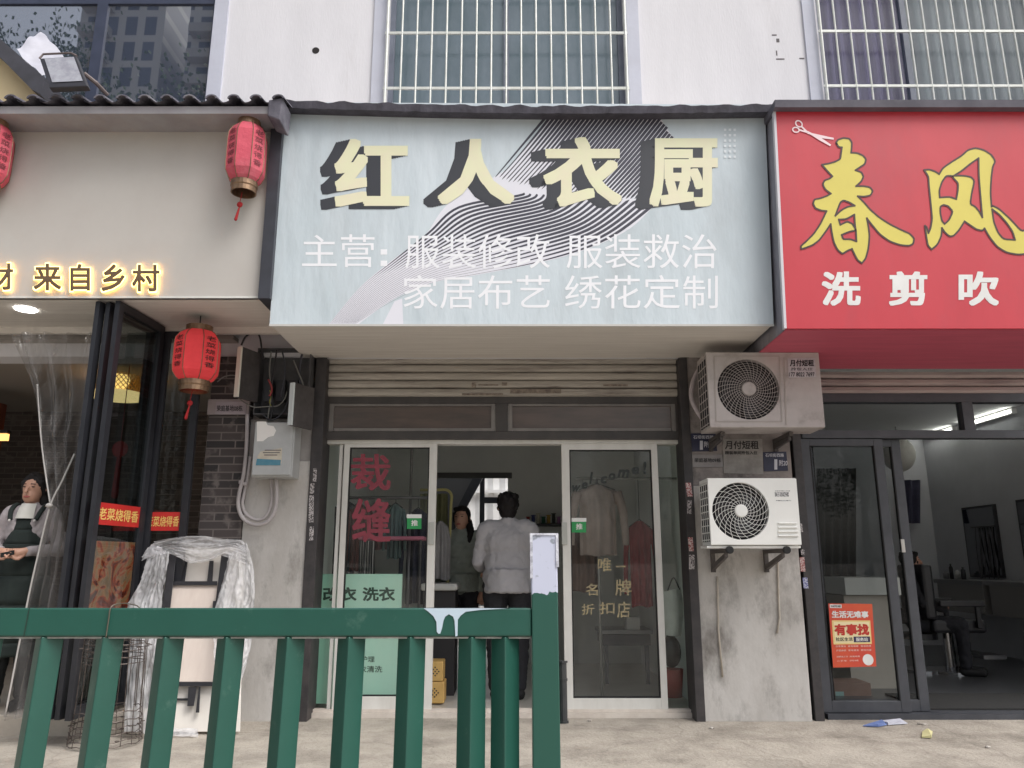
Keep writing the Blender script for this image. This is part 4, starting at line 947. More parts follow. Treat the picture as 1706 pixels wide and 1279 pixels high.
m.add(vs, [[i, i + 1, n_ + 2 + i, n_ + 1 + i] for i in range(n_)]); m.build('sheet', M_white, fe)
m = MB(); m.box(-4.2, 3.4, FYB - .1, FYB - .01, 2.6, 2.66); m.box(-4.2, 3.4, FYB - .1, FYB - .01, 3.29, 3.35); m.build('rail', M_white, fe)

sv = thing('wall_shelf', 'dark wall shelf with thread spools on the back wall of the tailor', 'shelf', at(905, 873, 9.2))
m = MB(); m.pbox(874, 872, 940, 876, 9.18, .215); m.build('board', M_black, sv)
for i in range(7):
    q = at(880 + i * 8.5, 872, 9.25); m = MB(); hh = .07 + .02 * (i % 3); m.lathe([(.03, .001), (.03, .008), (.018, .01), (.022, hh * .5), (.018, hh), (.03, hh + .002), (.03, hh + .01)], q, 12)
    m.build('thread_spool', mat('thread_%s' % 'abcdefg'[i], S(*[(150, 60, 60), (70, 80, 130), (190, 186, 170), (60, 110, 90), (170, 140, 70), (60, 60, 64), (140, 100, 140)][i]), rough=.8), None, smooth=False, label=['dark red', 'blue', 'cream', 'green', 'ochre', 'black', 'mauve'][i] + ' thread spool standing on the dark wall shelf', cat='spool', group='thread spools on the wall shelf')
# ---- clothes
def garment(name, label, cat, px0, py0, px1, py1, Y, mm, group=None, sleeve=.22, hook=True, railz=None, flare=0.0, long_=1.0):
    a, b = at(px0, py0, Y), at(px1, py1, Y); w = b.x - a.x; h = a.z - b.z; cx = (a.x + b.x) / 2; zt = a.z
    t = thing(name, label, cat, (cx, Y, b.z), group)
    bw = w * (.5 - sleeve * .9)
    L = [(cx - w * .10, Y, zt), (cx - w * .36, Y, zt - h * .10), (cx - bw, Y, zt - h * .3), (cx - bw - flare * w * .5, Y, zt - h * .65), (cx - bw - flare * w, Y, b.z)]
    Rr = [(2 * cx - p[0], p[1], p[2]) for p in L]
    sd = random.random() * 9
    fold = lambda u, v, p: Vector((0, -.05 * math.sin(math.pi * u) + .018 * math.sin(u * 21 + sd) * min(1, v * 2) + .02 * noise.noise(p * 7), .01 * math.sin(u * 9 + sd) * v))
    back = lambda u, v, p: Vector((0, .05 * math.sin(math.pi * u), 0))
    m = MB(); m.patch(L, Rr, 22, 14, fold); m.patch(Rr, L, 10, 8, back)
    if sleeve > 0:
        for s_ in (-1, 1):
            m.tube(spline([(cx + s_ * w * .33, Y, zt - h * .10), (cx + s_ * w * .41, Y - .01, zt - h * .35), (cx + s_ * w * .44, Y - .02, zt - h * .62 * long_), (cx + s_ * w * .45, Y - .02, zt - h * .86 * long_)], 4), [w * .085 - w * .03 * k / 12 for k in range(13)], 10)
    m.build('cloth', mm, t, smooth=True)
    if hook:
        zr = railz if railz else zt + .07
        m = MB(); m.tube([(cx - w * .3, Y, zt - h * .07), (cx, Y, zt + .015), (cx + w * .3, Y, zt - h * .07)], .006, 6); m.tube([(cx, Y, zt + .015), (cx, Y, zr)], .003, 5); m.build('hanger', M_black, t)
    return t
cm = lambda nm, r, g, b: mat('cloth_' + nm, S(r, g, b), S(int(r * .86), int(g * .86), int(b * .86)), 5, .9, bump=.2, bscale=60)
rk = thing('clothes_rail', 'grey pipe clothes rail along the left side of the tailor room', 'clothes rail', (-1.2, 7.3, FL))
ry_ = 7.3; zr = Z_(829, ry_)
m = MB(); m.tube([(rx0 + .02, ry_, zr), (X_(726, 829, ry_), ry_, zr)], .016, 10); m.tube([(X_(684, 829, ry_), ry_, zr), (X_(684, 829, ry_), ry_, FL)], .014, 10); m.tube([(X_(684, 829, ry_), ry_, zr), (X_(684, 829, ry_), ry_, 3.0)], .014, 10); m.build('rail', mat('rail_grey', S(110, 110, 112), rough=.4, metal=.5), rk, smooth=True)
for i, (px0, px1, y0, y1, nm, rgb, lab) in enumerate([
    (520, 568, 838, 985, 'charcoal', (48, 44, 48), 'charcoal coat hanging at the far left end of the clothes rail'),
    (552, 600, 836, 960, 'navy', (52, 54, 70), 'navy jacket hanging beside the charcoal coat on the clothes rail'),
    (580, 612, 838, 950, 'rust', (118, 72, 66), 'rust red blouse hanging on the clothes rail behind the red lettering'),
    (604, 662, 838, 915, 'dustypink', (150, 120, 124), 'dusty pink top hanging in the middle of the clothes rail'),
    (640, 676, 840, 930, 'tealgrey', (104, 128, 128), 'teal grey shirt hanging right of the dusty pink top'),
    (668, 722, 848, 1005, 'darkblue', (38, 40, 58), 'long dark blue coat hanging at the right end of the clothes rail')]):
    garment('hanging_garment', lab, 'garment', px0, y0, px1, y1, ry_ - .0 + .045 * (i % 2), cm(nm, *rgb), 'garments on the clothes rail', railz=zr)
ib = thing('ironing_table', 'ironing table with a pink edged cloth below the hanging clothes', 'table', at(650, 1000, 7.0))
m = MB(); m.pbox(596, 893, 706, 899, 6.95, .5); m.build('table_top', mat('pink_cloth', S(196, 120, 142), S(180, 104, 128), 5, .8), ib, bevel=.008)
X0, X1, z1 = X_(600, 900, 6.95), X_(700, 900, 6.95), Z_(899.5, 6.95)
for x in (X0, X1):
    for y in (6.98, 7.4): MB().tube([(x, y, FL), (x, y, z1)], .012, 8).build('leg', M_black, ib)
sc_ = MB(); L = [at(600, 901, 6.94), at(600, 957, 6.94)]; Rr = [at(624, 901, 6.94), at(624, 957, 6.94)]
sc_.patch(L, Rr, 16, 6, lambda u, v, p: Vector((0, .015 * math.sin(u * 20), 0)))
smat = bpy.data.materials.new('striped_cloth'); smat.use_nodes = True; n = smat.node_tree.nodes; l = smat.node_tree.links
tc = n.new('ShaderNodeTexCoord'); wv = n.new('ShaderNodeTexWave'); wv.inputs['Scale'].default_value = 14; wv.bands_direction = 'X'; rp = n.new('ShaderNodeValToRGB'); rp.color_ramp.elements[0].color = S(50, 50, 54); rp.color_ramp.elements[1].color = S(170, 168, 166); rp.color_ramp.elements[0].position = .7; rp.color_ramp.elements[1].position = .8
l.new(tc.outputs['Object'], wv.inputs['Vector']); l.new(wv.outputs['Color'], rp.inputs['Fac']); l.new(rp.outputs['Color'], n['Principled BSDF'].inputs['Base Color'])
sc_.build('striped_cloth', smat, None, smooth=True, label='dark cloth with thin white stripes hanging from the ironing table', cat='cloth')
bd = thing('notice_board', 'pale green laundry notice board standing behind the left sliding door', 'board', at(600, 1160, 6.56))
m = MB(); m.pbox(532, 956, 667, 1172, 6.56, .02); m.build('panel', mat('mint_panel', S(176, 224, 208), S(190, 228, 210), 1.2, .5), bd)
m = MB(); BYt = 6.5585
ptext(m, '改衣', 538, 978, 594, 1001, BYt, .03); ptext(m, '洗衣', 604, 978, 658, 1001, BYt, .03)
ptext(m, '修补', 560, 1066, 590, 1078, BYt, .01); ptext(m, '皮具护理', 578, 1093, 624, 1103, BYt, .01); ptext(m, '干洗衣清洗', 572, 1109, 637, 1120, BYt, .01)
m.build('lettering', mat('board_green', S(44, 74, 62), rough=.6), bd)
# right side clothes
r2 = thing('clothes_rail', 'pale pipe clothes rail behind the right sliding door', 'clothes rail', (1, 7.0, FL))
zr2 = Z_(797, 7.0)
m = MB(); m.tube([(X_(960, 797, 7.0), 7.0, zr2), (rx1 - .005, 7.0, zr2)], .012, 10); m.tube([(X_(994, 797, 7.0), 7.0, zr2), (X_(994, 797, 7.0), 7.0, FL)], .012, 10); m.build('rail', mat('rail_pale', S(150, 150, 146), rough=.4, metal=.4), r2, smooth=True)
garment('hanging_garment', 'grey brown long sweater hanging behind the welcome lettering', 'garment', 945, 808, 1048, 925, 6.92, cm('taupe', 156, 143, 136), 'garments behind the right door', railz=zr2)
garment('hanging_garment', 'dark red dress hanging right of the grey brown sweater', 'garment', 1036, 868, 1100, 1010, 7.06, cm('darkred', 142, 58, 62), 'garments behind the right door', railz=zr2)
garment('hanging_garment', 'dull brown skirt hanging below the grey brown sweater', 'garment', 948, 880, 1000, 985, 7.1, cm('brown', 96, 76, 68), 'garments behind the right door', sleeve=0.0, railz=zr2)
sm_ = thing('sewing_table', 'grey sewing table with papers and shelf behind the right sliding door', 'table', at(1040, 1100, 7.6))
m = MB(); m.pbox(1000, 1050, 1088, 1056, 7.5, .5); m.build('table_top', mat('greytop', S(130, 130, 130), rough=.5), sm_)
m = MB(); m.pbox(1004, 1057, 1084, 1075, 7.52, .46); m.build('drawer_box', mat('darkbase', S(70, 70, 74), rough=.5), sm_)
for q in (1008, 1076): MB().pbox(q, 1075.5, q + 6, 1140, 7.53, .04).build('leg', mat('darkbase', S(70, 70, 74)), sm_)
m = MB(); m.pbox(1044, 1028, 1066, 1049, 7.55, .2); m.build('paper_stack', mat('paper', S(190, 190, 186), rough=.8), None, label='stack of white paper on the grey sewing table', cat='paper stack')
bg_ = thing('shopping_bag', 'white diamond printed shopping bag behind the right side pane', 'bag', at(1120, 1060, 6.75))
m = MB(); L = [at(1106, 985, 6.75), at(1104, 1020, 6.75), at(1110, 1058, 6.75)]; Rr = [at(1134, 978, 6.75), at(1140, 1015, 6.75), at(1134, 1060, 6.75)]
m.patch(L, Rr, 10, 10, lambda u, v, p: Vector((0, -.05 * math.sin(math.pi * u) + .02 * noise.noise(p * 12), 0))); m.patch(Rr, L, 4, 4, lambda u, v, p: Vector((0, .06 * math.sin(math.pi * u), 0)))
m.build('bag_body', mat('bag_white', S(206, 206, 204), S(188, 188, 186), 8, .6), bg_, smooth=True)
m = MB(); m.tube(spline([at(1112, 985, 6.74), at(1122, 962, 6.74), at(1132, 982, 6.74)], 5), .006, 6); m.build('handle', M_black, bg_)
m = MB(); c = at(1118, 1085, 6.8); m.ell(c, (.085, .08, .13)); m.cap(c + Vector((0, 0, .1)), c + Vector((.01, 0, .17)), .04, .03); m.build('black_sack', mat('sack_black', S(36, 36, 38), rough=.35, bump=.5, bscale=12), None, smooth=True, label='tied black plastic sack below the white shopping bag', cat='sack')
m = MB(); c = at(1120, 1135, 6.8); m.lathe([(.075, -.12), (.095, .10), (.088, .10), (.07, -.11)], c, 20); m.build('bucket', mat('red_plastic', S(150, 56, 52), rough=.45), None, smooth=True, label='dull red plastic bucket on the floor behind the right side pane', cat='bucket')
# middle: yellow rail with grey coat, table, basket
yr = thing('garment_stand', 'yellow garment stand in the middle of the open doorway', 'stand', at(745, 1010, 7.5))
m = MB(); Yg = 7.5; m.tube(spline([at(728, 816, Yg), at(744, 816, Yg), at(752, 824, Yg), at(751.5, 840, Yg)], 5) + [at(749, 900, Yg), at(744, 1010, Yg), Vector((X_(744, 1010, Yg), Yg, FL))], .014, 10); m.tube([at(728, 816, Yg), at(700, 816, Yg)], .014, 8); m.build('pipe', mat('yellow_pipe', S(176, 168, 110), rough=.45), yr, smooth=True)
m = MB(); X0 = X_(744, 1010, Yg)
m.box(X0 - .18, X0 + .02, Yg - .2, Yg + .2, FL, FL + .03); m.build('foot', M_black, yr)
m = MB(); m.patch([at(700, 822, 7.9), at(700, 1000, 7.9)], [at(746, 822, 7.9), at(746, 1000, 7.9)], 24, 4, lambda u, v, p: Vector((0, .03 * math.sin(u * 22), 0))); m.build('door_curtain', mat('olive_cloth', S(140, 140, 104), S(126, 126, 92), 4, .9), None, smooth=True, label='olive cloth curtain hanging behind the yellow garment stand', cat='curtain')
garment('hanging_garment', 'pale grey scarf like coat draped on the yellow garment stand', 'garment', 716, 868, 750, 965, 7.45, cm('palegrey', 150, 148, 148), sleeve=0, hook=False)
wt_ = thing('work_table', 'white topped work table beside the yellow garment stand', 'table', at(745, 1000, 7.2))
m = MB(); m.pbox(700, 972, 762, 984, 7.15, .5); m.build('table_top', mat('table_white', S(196, 196, 192), rough=.45), wt_, bevel=.02)
m = MB(); X0, X1, z1 = X_(704, 984, 7.15), X_(758, 984, 7.15), Z_(984.5, 7.15); m.box(X0, X1, 7.2, 7.6, FL, z1); m.build('cabinet', mat('darkcab', S(44, 42, 44), rough=.6), wt_)
bs = thing('plastic_basket', 'yellow perforated plastic basket standing inside the tailor doorway', 'basket', at(725, 1168, 6.75))
yb = mat('basket_yellow', S(206, 170, 104), S(192, 154, 90), 6, .5)
for k in range(2):
    m = MB(); x0, x1 = (712, 738) if k == 0 else (708, 740); y0, y1 = (1102, 1135) if k == 0 else (1136, 1172)
    m.pbox(x0, y0, x1, y1, 6.75, .22); o = m.build('tier', yb, bs, bevel=.008)
    m = MB()
    for i in range(5):
        for j in range(5):
            if abs(i - 2) + abs(j - 2) <= 2 and (i + j) % 2 == 0:
                cx, cy = (x0 + x1) / 2 + (i - 2) * 3.0, (y0 + y1) / 2 + (j - 2) * 3.4
                m.ppoly([(cx - 1.6, cy), (cx, cy + 1.7), (cx + 1.6, cy), (cx, cy - 1.7)], 6.748)
    m.build('perforations', M_black, o)

# ---------------------------------------------------------------- air conditioners and plates on the right pillar
M_acold = mat('ac_greyed', S(188, 181, 178), S(172, 164, 161), 3, .5, c3=S(126, 116, 108), c3scale=3.2, c3lim=(.52, .78))
M_acnew = mat('ac_white', S(236, 236, 232), S(228, 228, 224), 3, .4)
M_acdark = mat('ac_cavity', S(20, 19, 24), rough=.7)
def ac_unit(label, quad, Y, mm, cxp, cyp, rp, swirl, nrad, nring, depth=.30):
    x0 = (X_(quad[0][0], quad[0][1], Y) + X_(quad[3][0], quad[3][1], Y)) / 2; x1 = (X_(quad[1][0], quad[1][1], Y) + X_(quad[2][0], quad[2][1], Y)) / 2
    z0, z1 = at(*quad[0], Y).z, at(*quad[3], Y).z
    t = thing('air_conditioner', label, 'air conditioner', ((x0 + x1) / 2, Y, z0))
    c = at(cxp, cyp, Y); r = rp * Y / F * 1.0
    # casing: top, bottom, right, left louvre, back; the front carries a round opening
    m = MB(); m.box(x0, x1, Y + .012, Y + depth, z1 - .03, z1); m.box(x0, x1, Y + .012, Y + depth, z0, z0 + .025); m.box(x1 - .012, x1, Y + .012, Y + depth, z0 + .025, z1 - .03); m.box(x0, x1 - .012, Y + depth - .012, Y + depth, z0 + .025, z1 - .03)
    m.build('casing', mm, t, bevel=.004)
    n = 48; ring = [(c.x + r * math.cos(2 * math.pi * k / n), c.z + r * math.sin(2 * math.pi * k / n)) for k in range(n)]
    def outer(a):
        dx, dz = math.cos(a), math.sin(a)
        ts = []
        if dx > 1e-6: ts.append((x1 - c.x) / dx)
        if dx < -1e-6: ts.append((x0 - c.x) / dx)
        if dz > 1e-6: ts.append((z1 - .006 - c.z) / dz)
        if dz < -1e-6: ts.append((z0 + .004 - c.z) / dz)
        q = min(ts); return (c.x + dx * q, c.z + dz * q)
    angs = sorted([2 * math.pi * k / n for k in range(n)] + [math.atan2(zz - c.z, xx - c.x) % (2 * math.pi) for xx in (x0, x1) for zz in (z0 + .004, z1 - .006)])
    m = MB(); N = len(angs)
    vs = [(c.x + r * math.cos(a), Y, c.z + r * math.sin(a)) for a in angs] + [(outer(a)[0], Y, outer(a)[1]) for a in angs] + [(c.x + r * .985 * math.cos(a), Y + .03, c.z + r * .985 * math.sin(a)) for a in angs] + [(outer(a)[0], Y + .0115, outer(a)[1]) for a in angs]
    m.add(vs, [[k, (k + 1) % N, N + (k + 1) % N, N + k] for k in range(N)] + [[(k + 1) % N, k, 2 * N + k, 2 * N + (k + 1) % N] for k in range(N)] + [[N + k, N + (k + 1) % N, 3 * N + (k + 1) % N, 3 * N + k] for k in range(N)])
    m.build('front_panel', mm, t)
    m = MB(); m.lathe([(r * .985, .03), (r * .97, .12), (.001, .121)], (c.x, Y, c.z), 40, 'y', cap=False); m.build('fan_well', M_acdark, t)
    m = MB()
    for k in range(3):
        a0 = 2 * math.pi * k / 3
        L = [(c.x + r * q * math.cos(a0 + q * .5), Y + .07, c.z + r * q * math.sin(a0 + q * .5)) for q in (.2, .5, .92)]
        Rr = [(c.x + r * q * math.cos(a0 + 1.2 + q * .4), Y + .10, c.z + r * q * math.sin(a0 + 1.2 + q * .4)) for q in (.2, .5, .85)]
        m.patch(L, Rr, 6, 6)
    m.build('fan_blade', mat('fan_blade', S(36, 35, 40), rough=.5), t, smooth=True)
    m = MB(); gy = Y - .004
    for k in range(1, nring + 1):
        q = r * (.24 + .76 * k / nring); m.tube([(c.x + q * math.cos(a), gy + .006 - .012 * (1 - (q / r) ** 2), c.z + q * math.sin(a)) for a in [2 * math.pi * i / 40 for i in range(41)]], .0015, 4, cap=False)
    for k in range(nrad):
        a0 = 2 * math.pi * k / nrad
        pts = [(c.x + r * q * math.cos(a0 + swirl * q), gy + .005 - .012 * (1 - q * q), c.z + r * q * math.sin(a0 + swirl * q)) for q in (.22, .4, .6, .8, 1.0)]
        m.tube(pts, .0017, 4, cap=False)
    m.build('fan_grille', mm, t)
    m = MB(); m.lathe([(r * .225, .004), (r * .225, -.012), (r * .19, -.017), (.001, -.018)], (c.x, gy, c.z), 28, 'y'); m.build('grille_hub', mm, t)
    # side louvre: frame strips and dark fins
    m = MB(); xs_ = x0
    m.mat(0).box(xs_ + .002, xs_ + .02, Y + .03, Y + depth - .012, z0 + .03, z1 - .035)
    m.build('side_coil', M_acdark, t)
    m = MB()
    for k in range(9):
        zz = z0 + .04 + (z1 - z0 - .08) * k / 8; m.box(xs_ - .002, xs_ + .001, Y + .013, Y + depth, zz - .004, zz + .004)
    for k in range(5):
        yy = Y + .018 + (depth - .03) * k / 4; m.box(xs_ - .0025, xs_ + .0005, yy - .005, yy + .005, z0 + .026, z1 - .031)
    m.build('side_louvre', mm, t)
    return t, c, r, (x0, x1, z0, z1)
a1, c_, r_, bx_ = ac_unit('greyed large air conditioner under the red sign with a rental notice on its front', [(1184, 712), (1371, 713), (1367, 584), (1176, 586)], 5.72, M_acold, 1247, 648, 53, 0.5, 34, 10)
m = MB(); fr = [(1190, 593), (1298, 593), (1303, 702), (1193, 702)]
for i in range(4): 
    p, q = fr[i], fr[(i + 1) % 4]; strip(m, [p, q], [1.6, 1.6], 5.716 - .0004 * i)
strip(m, [(1306, 594), (1310, 708)], [1.6, 1.6], 5.7155)
m.build('panel_ridge', mat('ridge_grey', S(168, 160, 154), rough=.5), a1)
m = MB(); m.ppoly([(1314, 629), (1360, 628), (1358, 596), (1312, 597)], 5.716); no = m.build('rental_notice', mat('notice_paper', S(196, 192, 196), S(178, 174, 178), 30, .8), a1)
m = MB(); ptext(m, '月付短租', 1316, 599, 1356, 610, 5.7145, .03); m.build('bold_lettering', M_ink2, no)
m = MB(); ptext(m, '拎包入住', 1318, 612, 1354, 617, 5.7145, .005); ptext(m, '177 8022 7697', 1315, 620, 1357, 627, 5.7145, .012); m.build('small_lettering', M_ink2, no)
a2, c2_, r2_, bx2 = ac_unit('clean white smaller air conditioner on black brackets below the greyed one', [(1188, 908), (1336, 908), (1326, 795), (1176, 796)], 5.78, M_acnew, 1234, 851, 47, 0.95, 22, 7, .27)
m = MB()
for k, y in enumerate((870, 877, 884, 891)): m.pbox(1297, y, 1328 + k, y + 2.6, 5.768, .013)
m.build('panel_ridge', M_acnew, a2, bevel=.003)
m = MB(); m.pbox(1291, 817, 1316, 818.2, 5.7785, .001); m.pbox(1291, 819.5, 1314, 827, 5.7785, .001); m.pbox(1293, 833, 1318, 834.5, 5.7785, .001)
m.build('spec_label', mat('spec_print', S(206, 206, 206), S(96, 96, 96), 140, .6, contrast=(.45, .55)), a2)
m = MB(); m.pbox(1178, 909, 1334, 913, 5.80, .2); m.build('base_tray', M_acnew, a2)
def bracket(label, px, Y, zt, drop, reach):
    t = thing('wall_bracket', label, 'bracket', (X_(px, 912, Y), WY, zt - drop))
    x = X_(px, 912, Y); m = MB(); w = .015
    m.box(x - w, x + w, Y, WY, zt - .03, zt); m.box(x - w, x + w, WY - .035, WY, zt - drop, zt - .03)
    m.hexa([(x - w * .8, Y + .04, zt - .06), (x + w * .8, Y + .04, zt - .06), (x + w * .8, Y + .04, zt - .03), (x - w * .8, Y + .04, zt - .03)], [(x - w * .8, WY - .036, zt - drop + .02), (x + w * .8, WY - .036, zt - drop + .02), (x + w * .8, WY - .036, zt - drop + .06), (x - w * .8, WY - .036, zt - drop + .06)])
    m.build('bracket_arm', mat('bracket_dark', S(92, 86, 83), S(70, 65, 64), 10, .6, c3=S(110, 70, 50), c3scale=8, c3lim=(.62, .75)), t)
    return t
for px, yy, lab in ((1212, 913, 'dark angle bracket under the left end of the white air conditioner'), (1307, 913, 'dark angle bracket under the right end of the white air conditioner')):
    b_ = bracket(lab, px, 5.79, Z_(913, 5.8) - .004, .175, .4)
    m = MB(); c = at(px + 3, 916, 5.775); m.lathe([(.028, .0), (.028, -.02), (.02, -.022)], c, 16, 'y'); m.build('rubber_foot', M_rubber, b_)
for px, lab in ((1216, 'dark angle bracket under the left end of the greyed air conditioner'), (1334, 'dark angle bracket under the right end of the greyed air conditioner')): bracket(lab, px, 5.86, Z_(714, 5.74) - .004, .10, .3)
hs_ = MB(); hs_.tube(spline([at(1178, 706, 6.0), at(1166, 692, 6.05), at(1152, 664, 6.08), at(1154, 638, 6.1), at(1163, 618, 6.12), at(1172, 612, 6.15)], 6), .018, 10)
hs_.build('refrigerant_hose', mat('hose_white', S(196, 186, 188), S(176, 166, 168), 8, .6), None, smooth=True, label='pale insulated hose bending out beside the greyed air conditioner', cat='hose')
PW = WY - .004
M_blue = mat('plate_navy', S(50, 52, 78), S(42, 44, 66), 8, .45)
plate('navy address plate reading 1 21 left of the paper notice', [(1153, 752), (1195, 751), (1192, 721), (1151, 722)], PW, M_blue, [('石坝街西路', 1155, 725, 1189, 731), ('1', 1166, 734, 1171, 749), ('附21', 1173, 735, 1192, 745)], mat('plate_white', S(206, 206, 214), rough=.5))
plate('navy address plate reading 1 20 right of the paper notice', [(1273, 785), (1313, 784), (1310, 752), (1271, 753)], PW, M_blue, [('石坝街西路', 1275, 755, 1306, 761), ('1', 1290, 765, 1295, 782), ('附20', 1298, 766, 1312, 776)], mat('plate_white', S(206, 206, 214)))
plate('pale plate reading 09 below the left navy address plate', [(1154, 778), (1205, 778), (1203, 757), (1153, 757)], PW - .002, mat('plate_grey', S(150, 146, 146), S(136, 132, 132), 8, .6), [('荣庭基地09栋', 1157, 763, 1201, 770)], M_ink2)
plate('weathered paper rental notice glued between the navy plates', [(1206, 788), (1272, 790), (1270, 731), (1204, 731)], PW + .001, mat('paper_old', S(168, 164, 160), S(140, 136, 132), 8, .9), [('月付短租', 1208, 734, 1264, 748), ('精装单间拎包入住', 1208, 751, 1262, 757)], M_ink2, cat='notice', t=.003, name='paper_notice', bold=.02)
for i, (pts, lab) in enumerate((([(1195, 960), (1196, 990), (1197, 1050), (1204, 1128)], 'thin pale conduit running down the left side of the stained pillar'), ([(1296, 935), (1297, 985), (1299, 1030), (1295, 1055)], 'short pale conduit ending halfway down the right side of the stained pillar'))):
    m = MB(); m.tube([at(x, y, WY - .012) for x, y in pts], .0075, 8); o = m.build('wall_conduit', mat('conduit_dirty', S(196, 188, 176), S(176, 166, 152), 6, .7), None, smooth=True, label=lab, cat='conduit')

# ---------------------------------------------------------------- hair salon front
BYF = 6.36
bf = thing('salon_shopfront', 'dark grey framed glass front of the hair salon with its sliding door open', 'shopfront', (3, BYF, 0))
M_sfr = mat('salon_frame', S(74, 76, 82), S(62, 64, 70), 6, .4)
zsB = Z_(1188, BYF)
m = MB(); x0 = X_(1320.5, 740, 6.26); x1 = X_(1335, 740, 6.26); m.box(x0, x1, 6.255, 6.5, -.01, Z_(655, 6.26)); m.build('post', M_postblack, bf, bevel=.004)
for (x0_, y0_, x1_, y1_, sk, mm) in ((1336, 928, 1344, 952, -2, M_stkr), (1341, 962, 1349, 980, -2, M_stkb), (1333, 872, 1340, 886, -2, M_stk), (1337, 915, 1343, 924, -1, M_stk)):
    m = MB(); m.ppoly([(x0_ - 2, y1_), (x1_ - 2, y1_), (x1_ + sk - 2, y0_), (x0_ + sk - 2, y0_)], 6.2535); m.build('sticker', mm, bf)
m = MB(); X1 = 6.6
ns = 2; z1, z0 = Z_(618, 6.33), Z_(656, 6.33); prof = []
for k in range(3):
    a0 = z1 - (z1 - z0) * k / 3; hh = (z1 - z0) / 3; prof += [(6.36, a0), (6.335, a0 - hh * .1), (6.33, a0 - hh * .5), (6.338, a0 - hh * .84), (6.365, a0 - hh * .97)]
xa_ = X_(1330, 640, 6.33); n_ = len(prof); m.add([(xa_, y, z) for y, z in prof] + [(X1, y, z) for y, z in prof], [[i + 1, i + 1 + n_, i + n_, i] for i in range(n_ - 1)])
m.build('roller_shutter', mat('shutter_mauve', S(176, 162, 158), S(156, 142, 140), 2, .6, stretch=(.6, 1, 8), c3=S(110, 94, 96), c3scale=2, c3lim=(.52, .72)), bf)
m = MB()
xl = X_(1333, 700, BYF)
m.box(xl, X1, BYF - .02, BYF + .08, Z_(670, BYF), Z_(656, BYF)); m.box(xl, X1, BYF - .021, BYF + .08, Z_(730, BYF), Z_(717, BYF)); xm_ = X_(1612, 695, BYF); m.box(xm_ - .045, xm_ + .045, BYF - .019, BYF + .07, Z_(716.8, BYF), Z_(670.2, BYF))
m.build('head_frame', M_sfr, bf)
m = MB(); m.poly((xl, BYF + .03, Z_(718, BYF)), (X1, BYF + .03, Z_(718, BYF)), (X1, BYF + .03, Z_(669, BYF)), (xl, BYF + .03, Z_(669, BYF))); m.build('transom_pane', thin('salon_glass', (.72, .74, .75, 1), .015), bf)
m = MB(); m.box(xl, X1, BYF - .05, BYF + .12, -.01, zsB); m.box(xl, X1, BYF - .052, BYF - .03, zsB - .04, zsB + .002); m.build('threshold', M_sfr, bf)
def sdoor(xa, xb, Y, name, pane=True, lockpx=None):
    z0, z1 = zsB + .004, Z_(730.5, BYF); w = .075; m = MB()
    m.box(xa, xa + w, Y, Y + .04, z0, z1); m.box(xb - w, xb, Y, Y + .04, z0, z1); m.box(xa + w, xb - w, Y + .001, Y + .039, z0, z0 + .085); m.box(xa + w, xb - w, Y + .001, Y + .039, z1 - .06, z1)
    o = m.build(name, M_sfr, bf, bevel=.003)
    m = MB(); g = .008
    for q in (xa + w, xb - w - g): m.box(q, q + g, Y - .001, Y + .03, z0 + .085, z1 - .06)
    m.build('gasket', M_rubber, o)
    m = MB(); m.poly((xa + w, Y + .02, z0 + .06), (xb - w, Y + .02, z0 + .06), (xb - w, Y + .02, z1 - .04), (xa + w, Y + .02, z1 - .04)); m.build('pane', thin('salon_glass', (.72, .74, .75, 1), .015), o)
    if lockpx: 
        m = MB(); m.pbox(lockpx[0], lockpx[1], lockpx[2], lockpx[3], Y - .012, .011); m.build('lock_plate', mat('lock_pale', S(196, 194, 188), rough=.4), o, bevel=.003)
    return o
dA = sdoor(X_(1333, 735, BYF), X_(1470, 735, BYF), BYF, 'fixed_door')
dB = sdoor(X_(1337, 735, BYF + .05), X_(1499, 735, BYF + .05), BYF + .05, 'sliding_door', lockpx=(1502, 898, 1508, 920))
po = MB(); pq = [(1388, 1112), (1460, 1110), (1453, 1006), (1380, 1005)]; yq = BYF - .004
po.ppoly(pq, yq); pso = po.build('poster', mat('poster_orange', S(214, 92, 52), S(202, 62, 56), 1.6, .45), dA)
def pw(u, v):  # poster coordinates (0..1) to photo pixel
    a = lerp2(pq[0], pq[1], u); b = lerp2(pq[3], pq[2], u); return lerp2(a, b, v)
def ppt(m, s, u0, v0, u1, v1, bold, k=1): lettering(m, s, lambda u, v, d: at(*pw(u0 + (u1 - u0) * u, v0 + (v1 - v0) * v), yq - .0016 * k - d), bold)
def prc(m, u0, v0, u1, v1, k=1): m.ppoly([pw(u0, v0), pw(u1, v0), pw(u1, v1), pw(u0, v1)], yq - .0008 * k)
m = MB(); prc(m, .05, .36, .93, .735); m.build('yellow_panel', mat('poster_yellow', S(232, 206, 140), rough=.5), pso)
m = MB(); prc(m, .09, .385, .90, .71, 1.6); m.build('cream_panel', mat('poster_cream', S(238, 222, 176), rough=.5), pso)
m = MB(); prc(m, .03, .93, .30, .985); m.build('white_tag', M_white, pso)
m = MB(); ppt(m, '58同城', .05, .94, .28, .975, .02); ppt(m, '社区生活', .11, .41, .50, .47, .02, 1.6); m.build('dark_lettering', M_ink2, pso)
m = MB(); prc(m, .52, .39, .90, .48, 2.2); m.build('navy_tag', mat('poster_navy', S(54, 44, 78), rough=.5), pso)
m = MB(); ppt(m, '生活无难事', .06, .775, .90, .885, .035); m.build('white_lettering', M_white, pso)
m = MB(); ppt(m, '服务站', .57, .405, .85, .465, .02, 2.2); m.build('tag_lettering', M_white, pso)
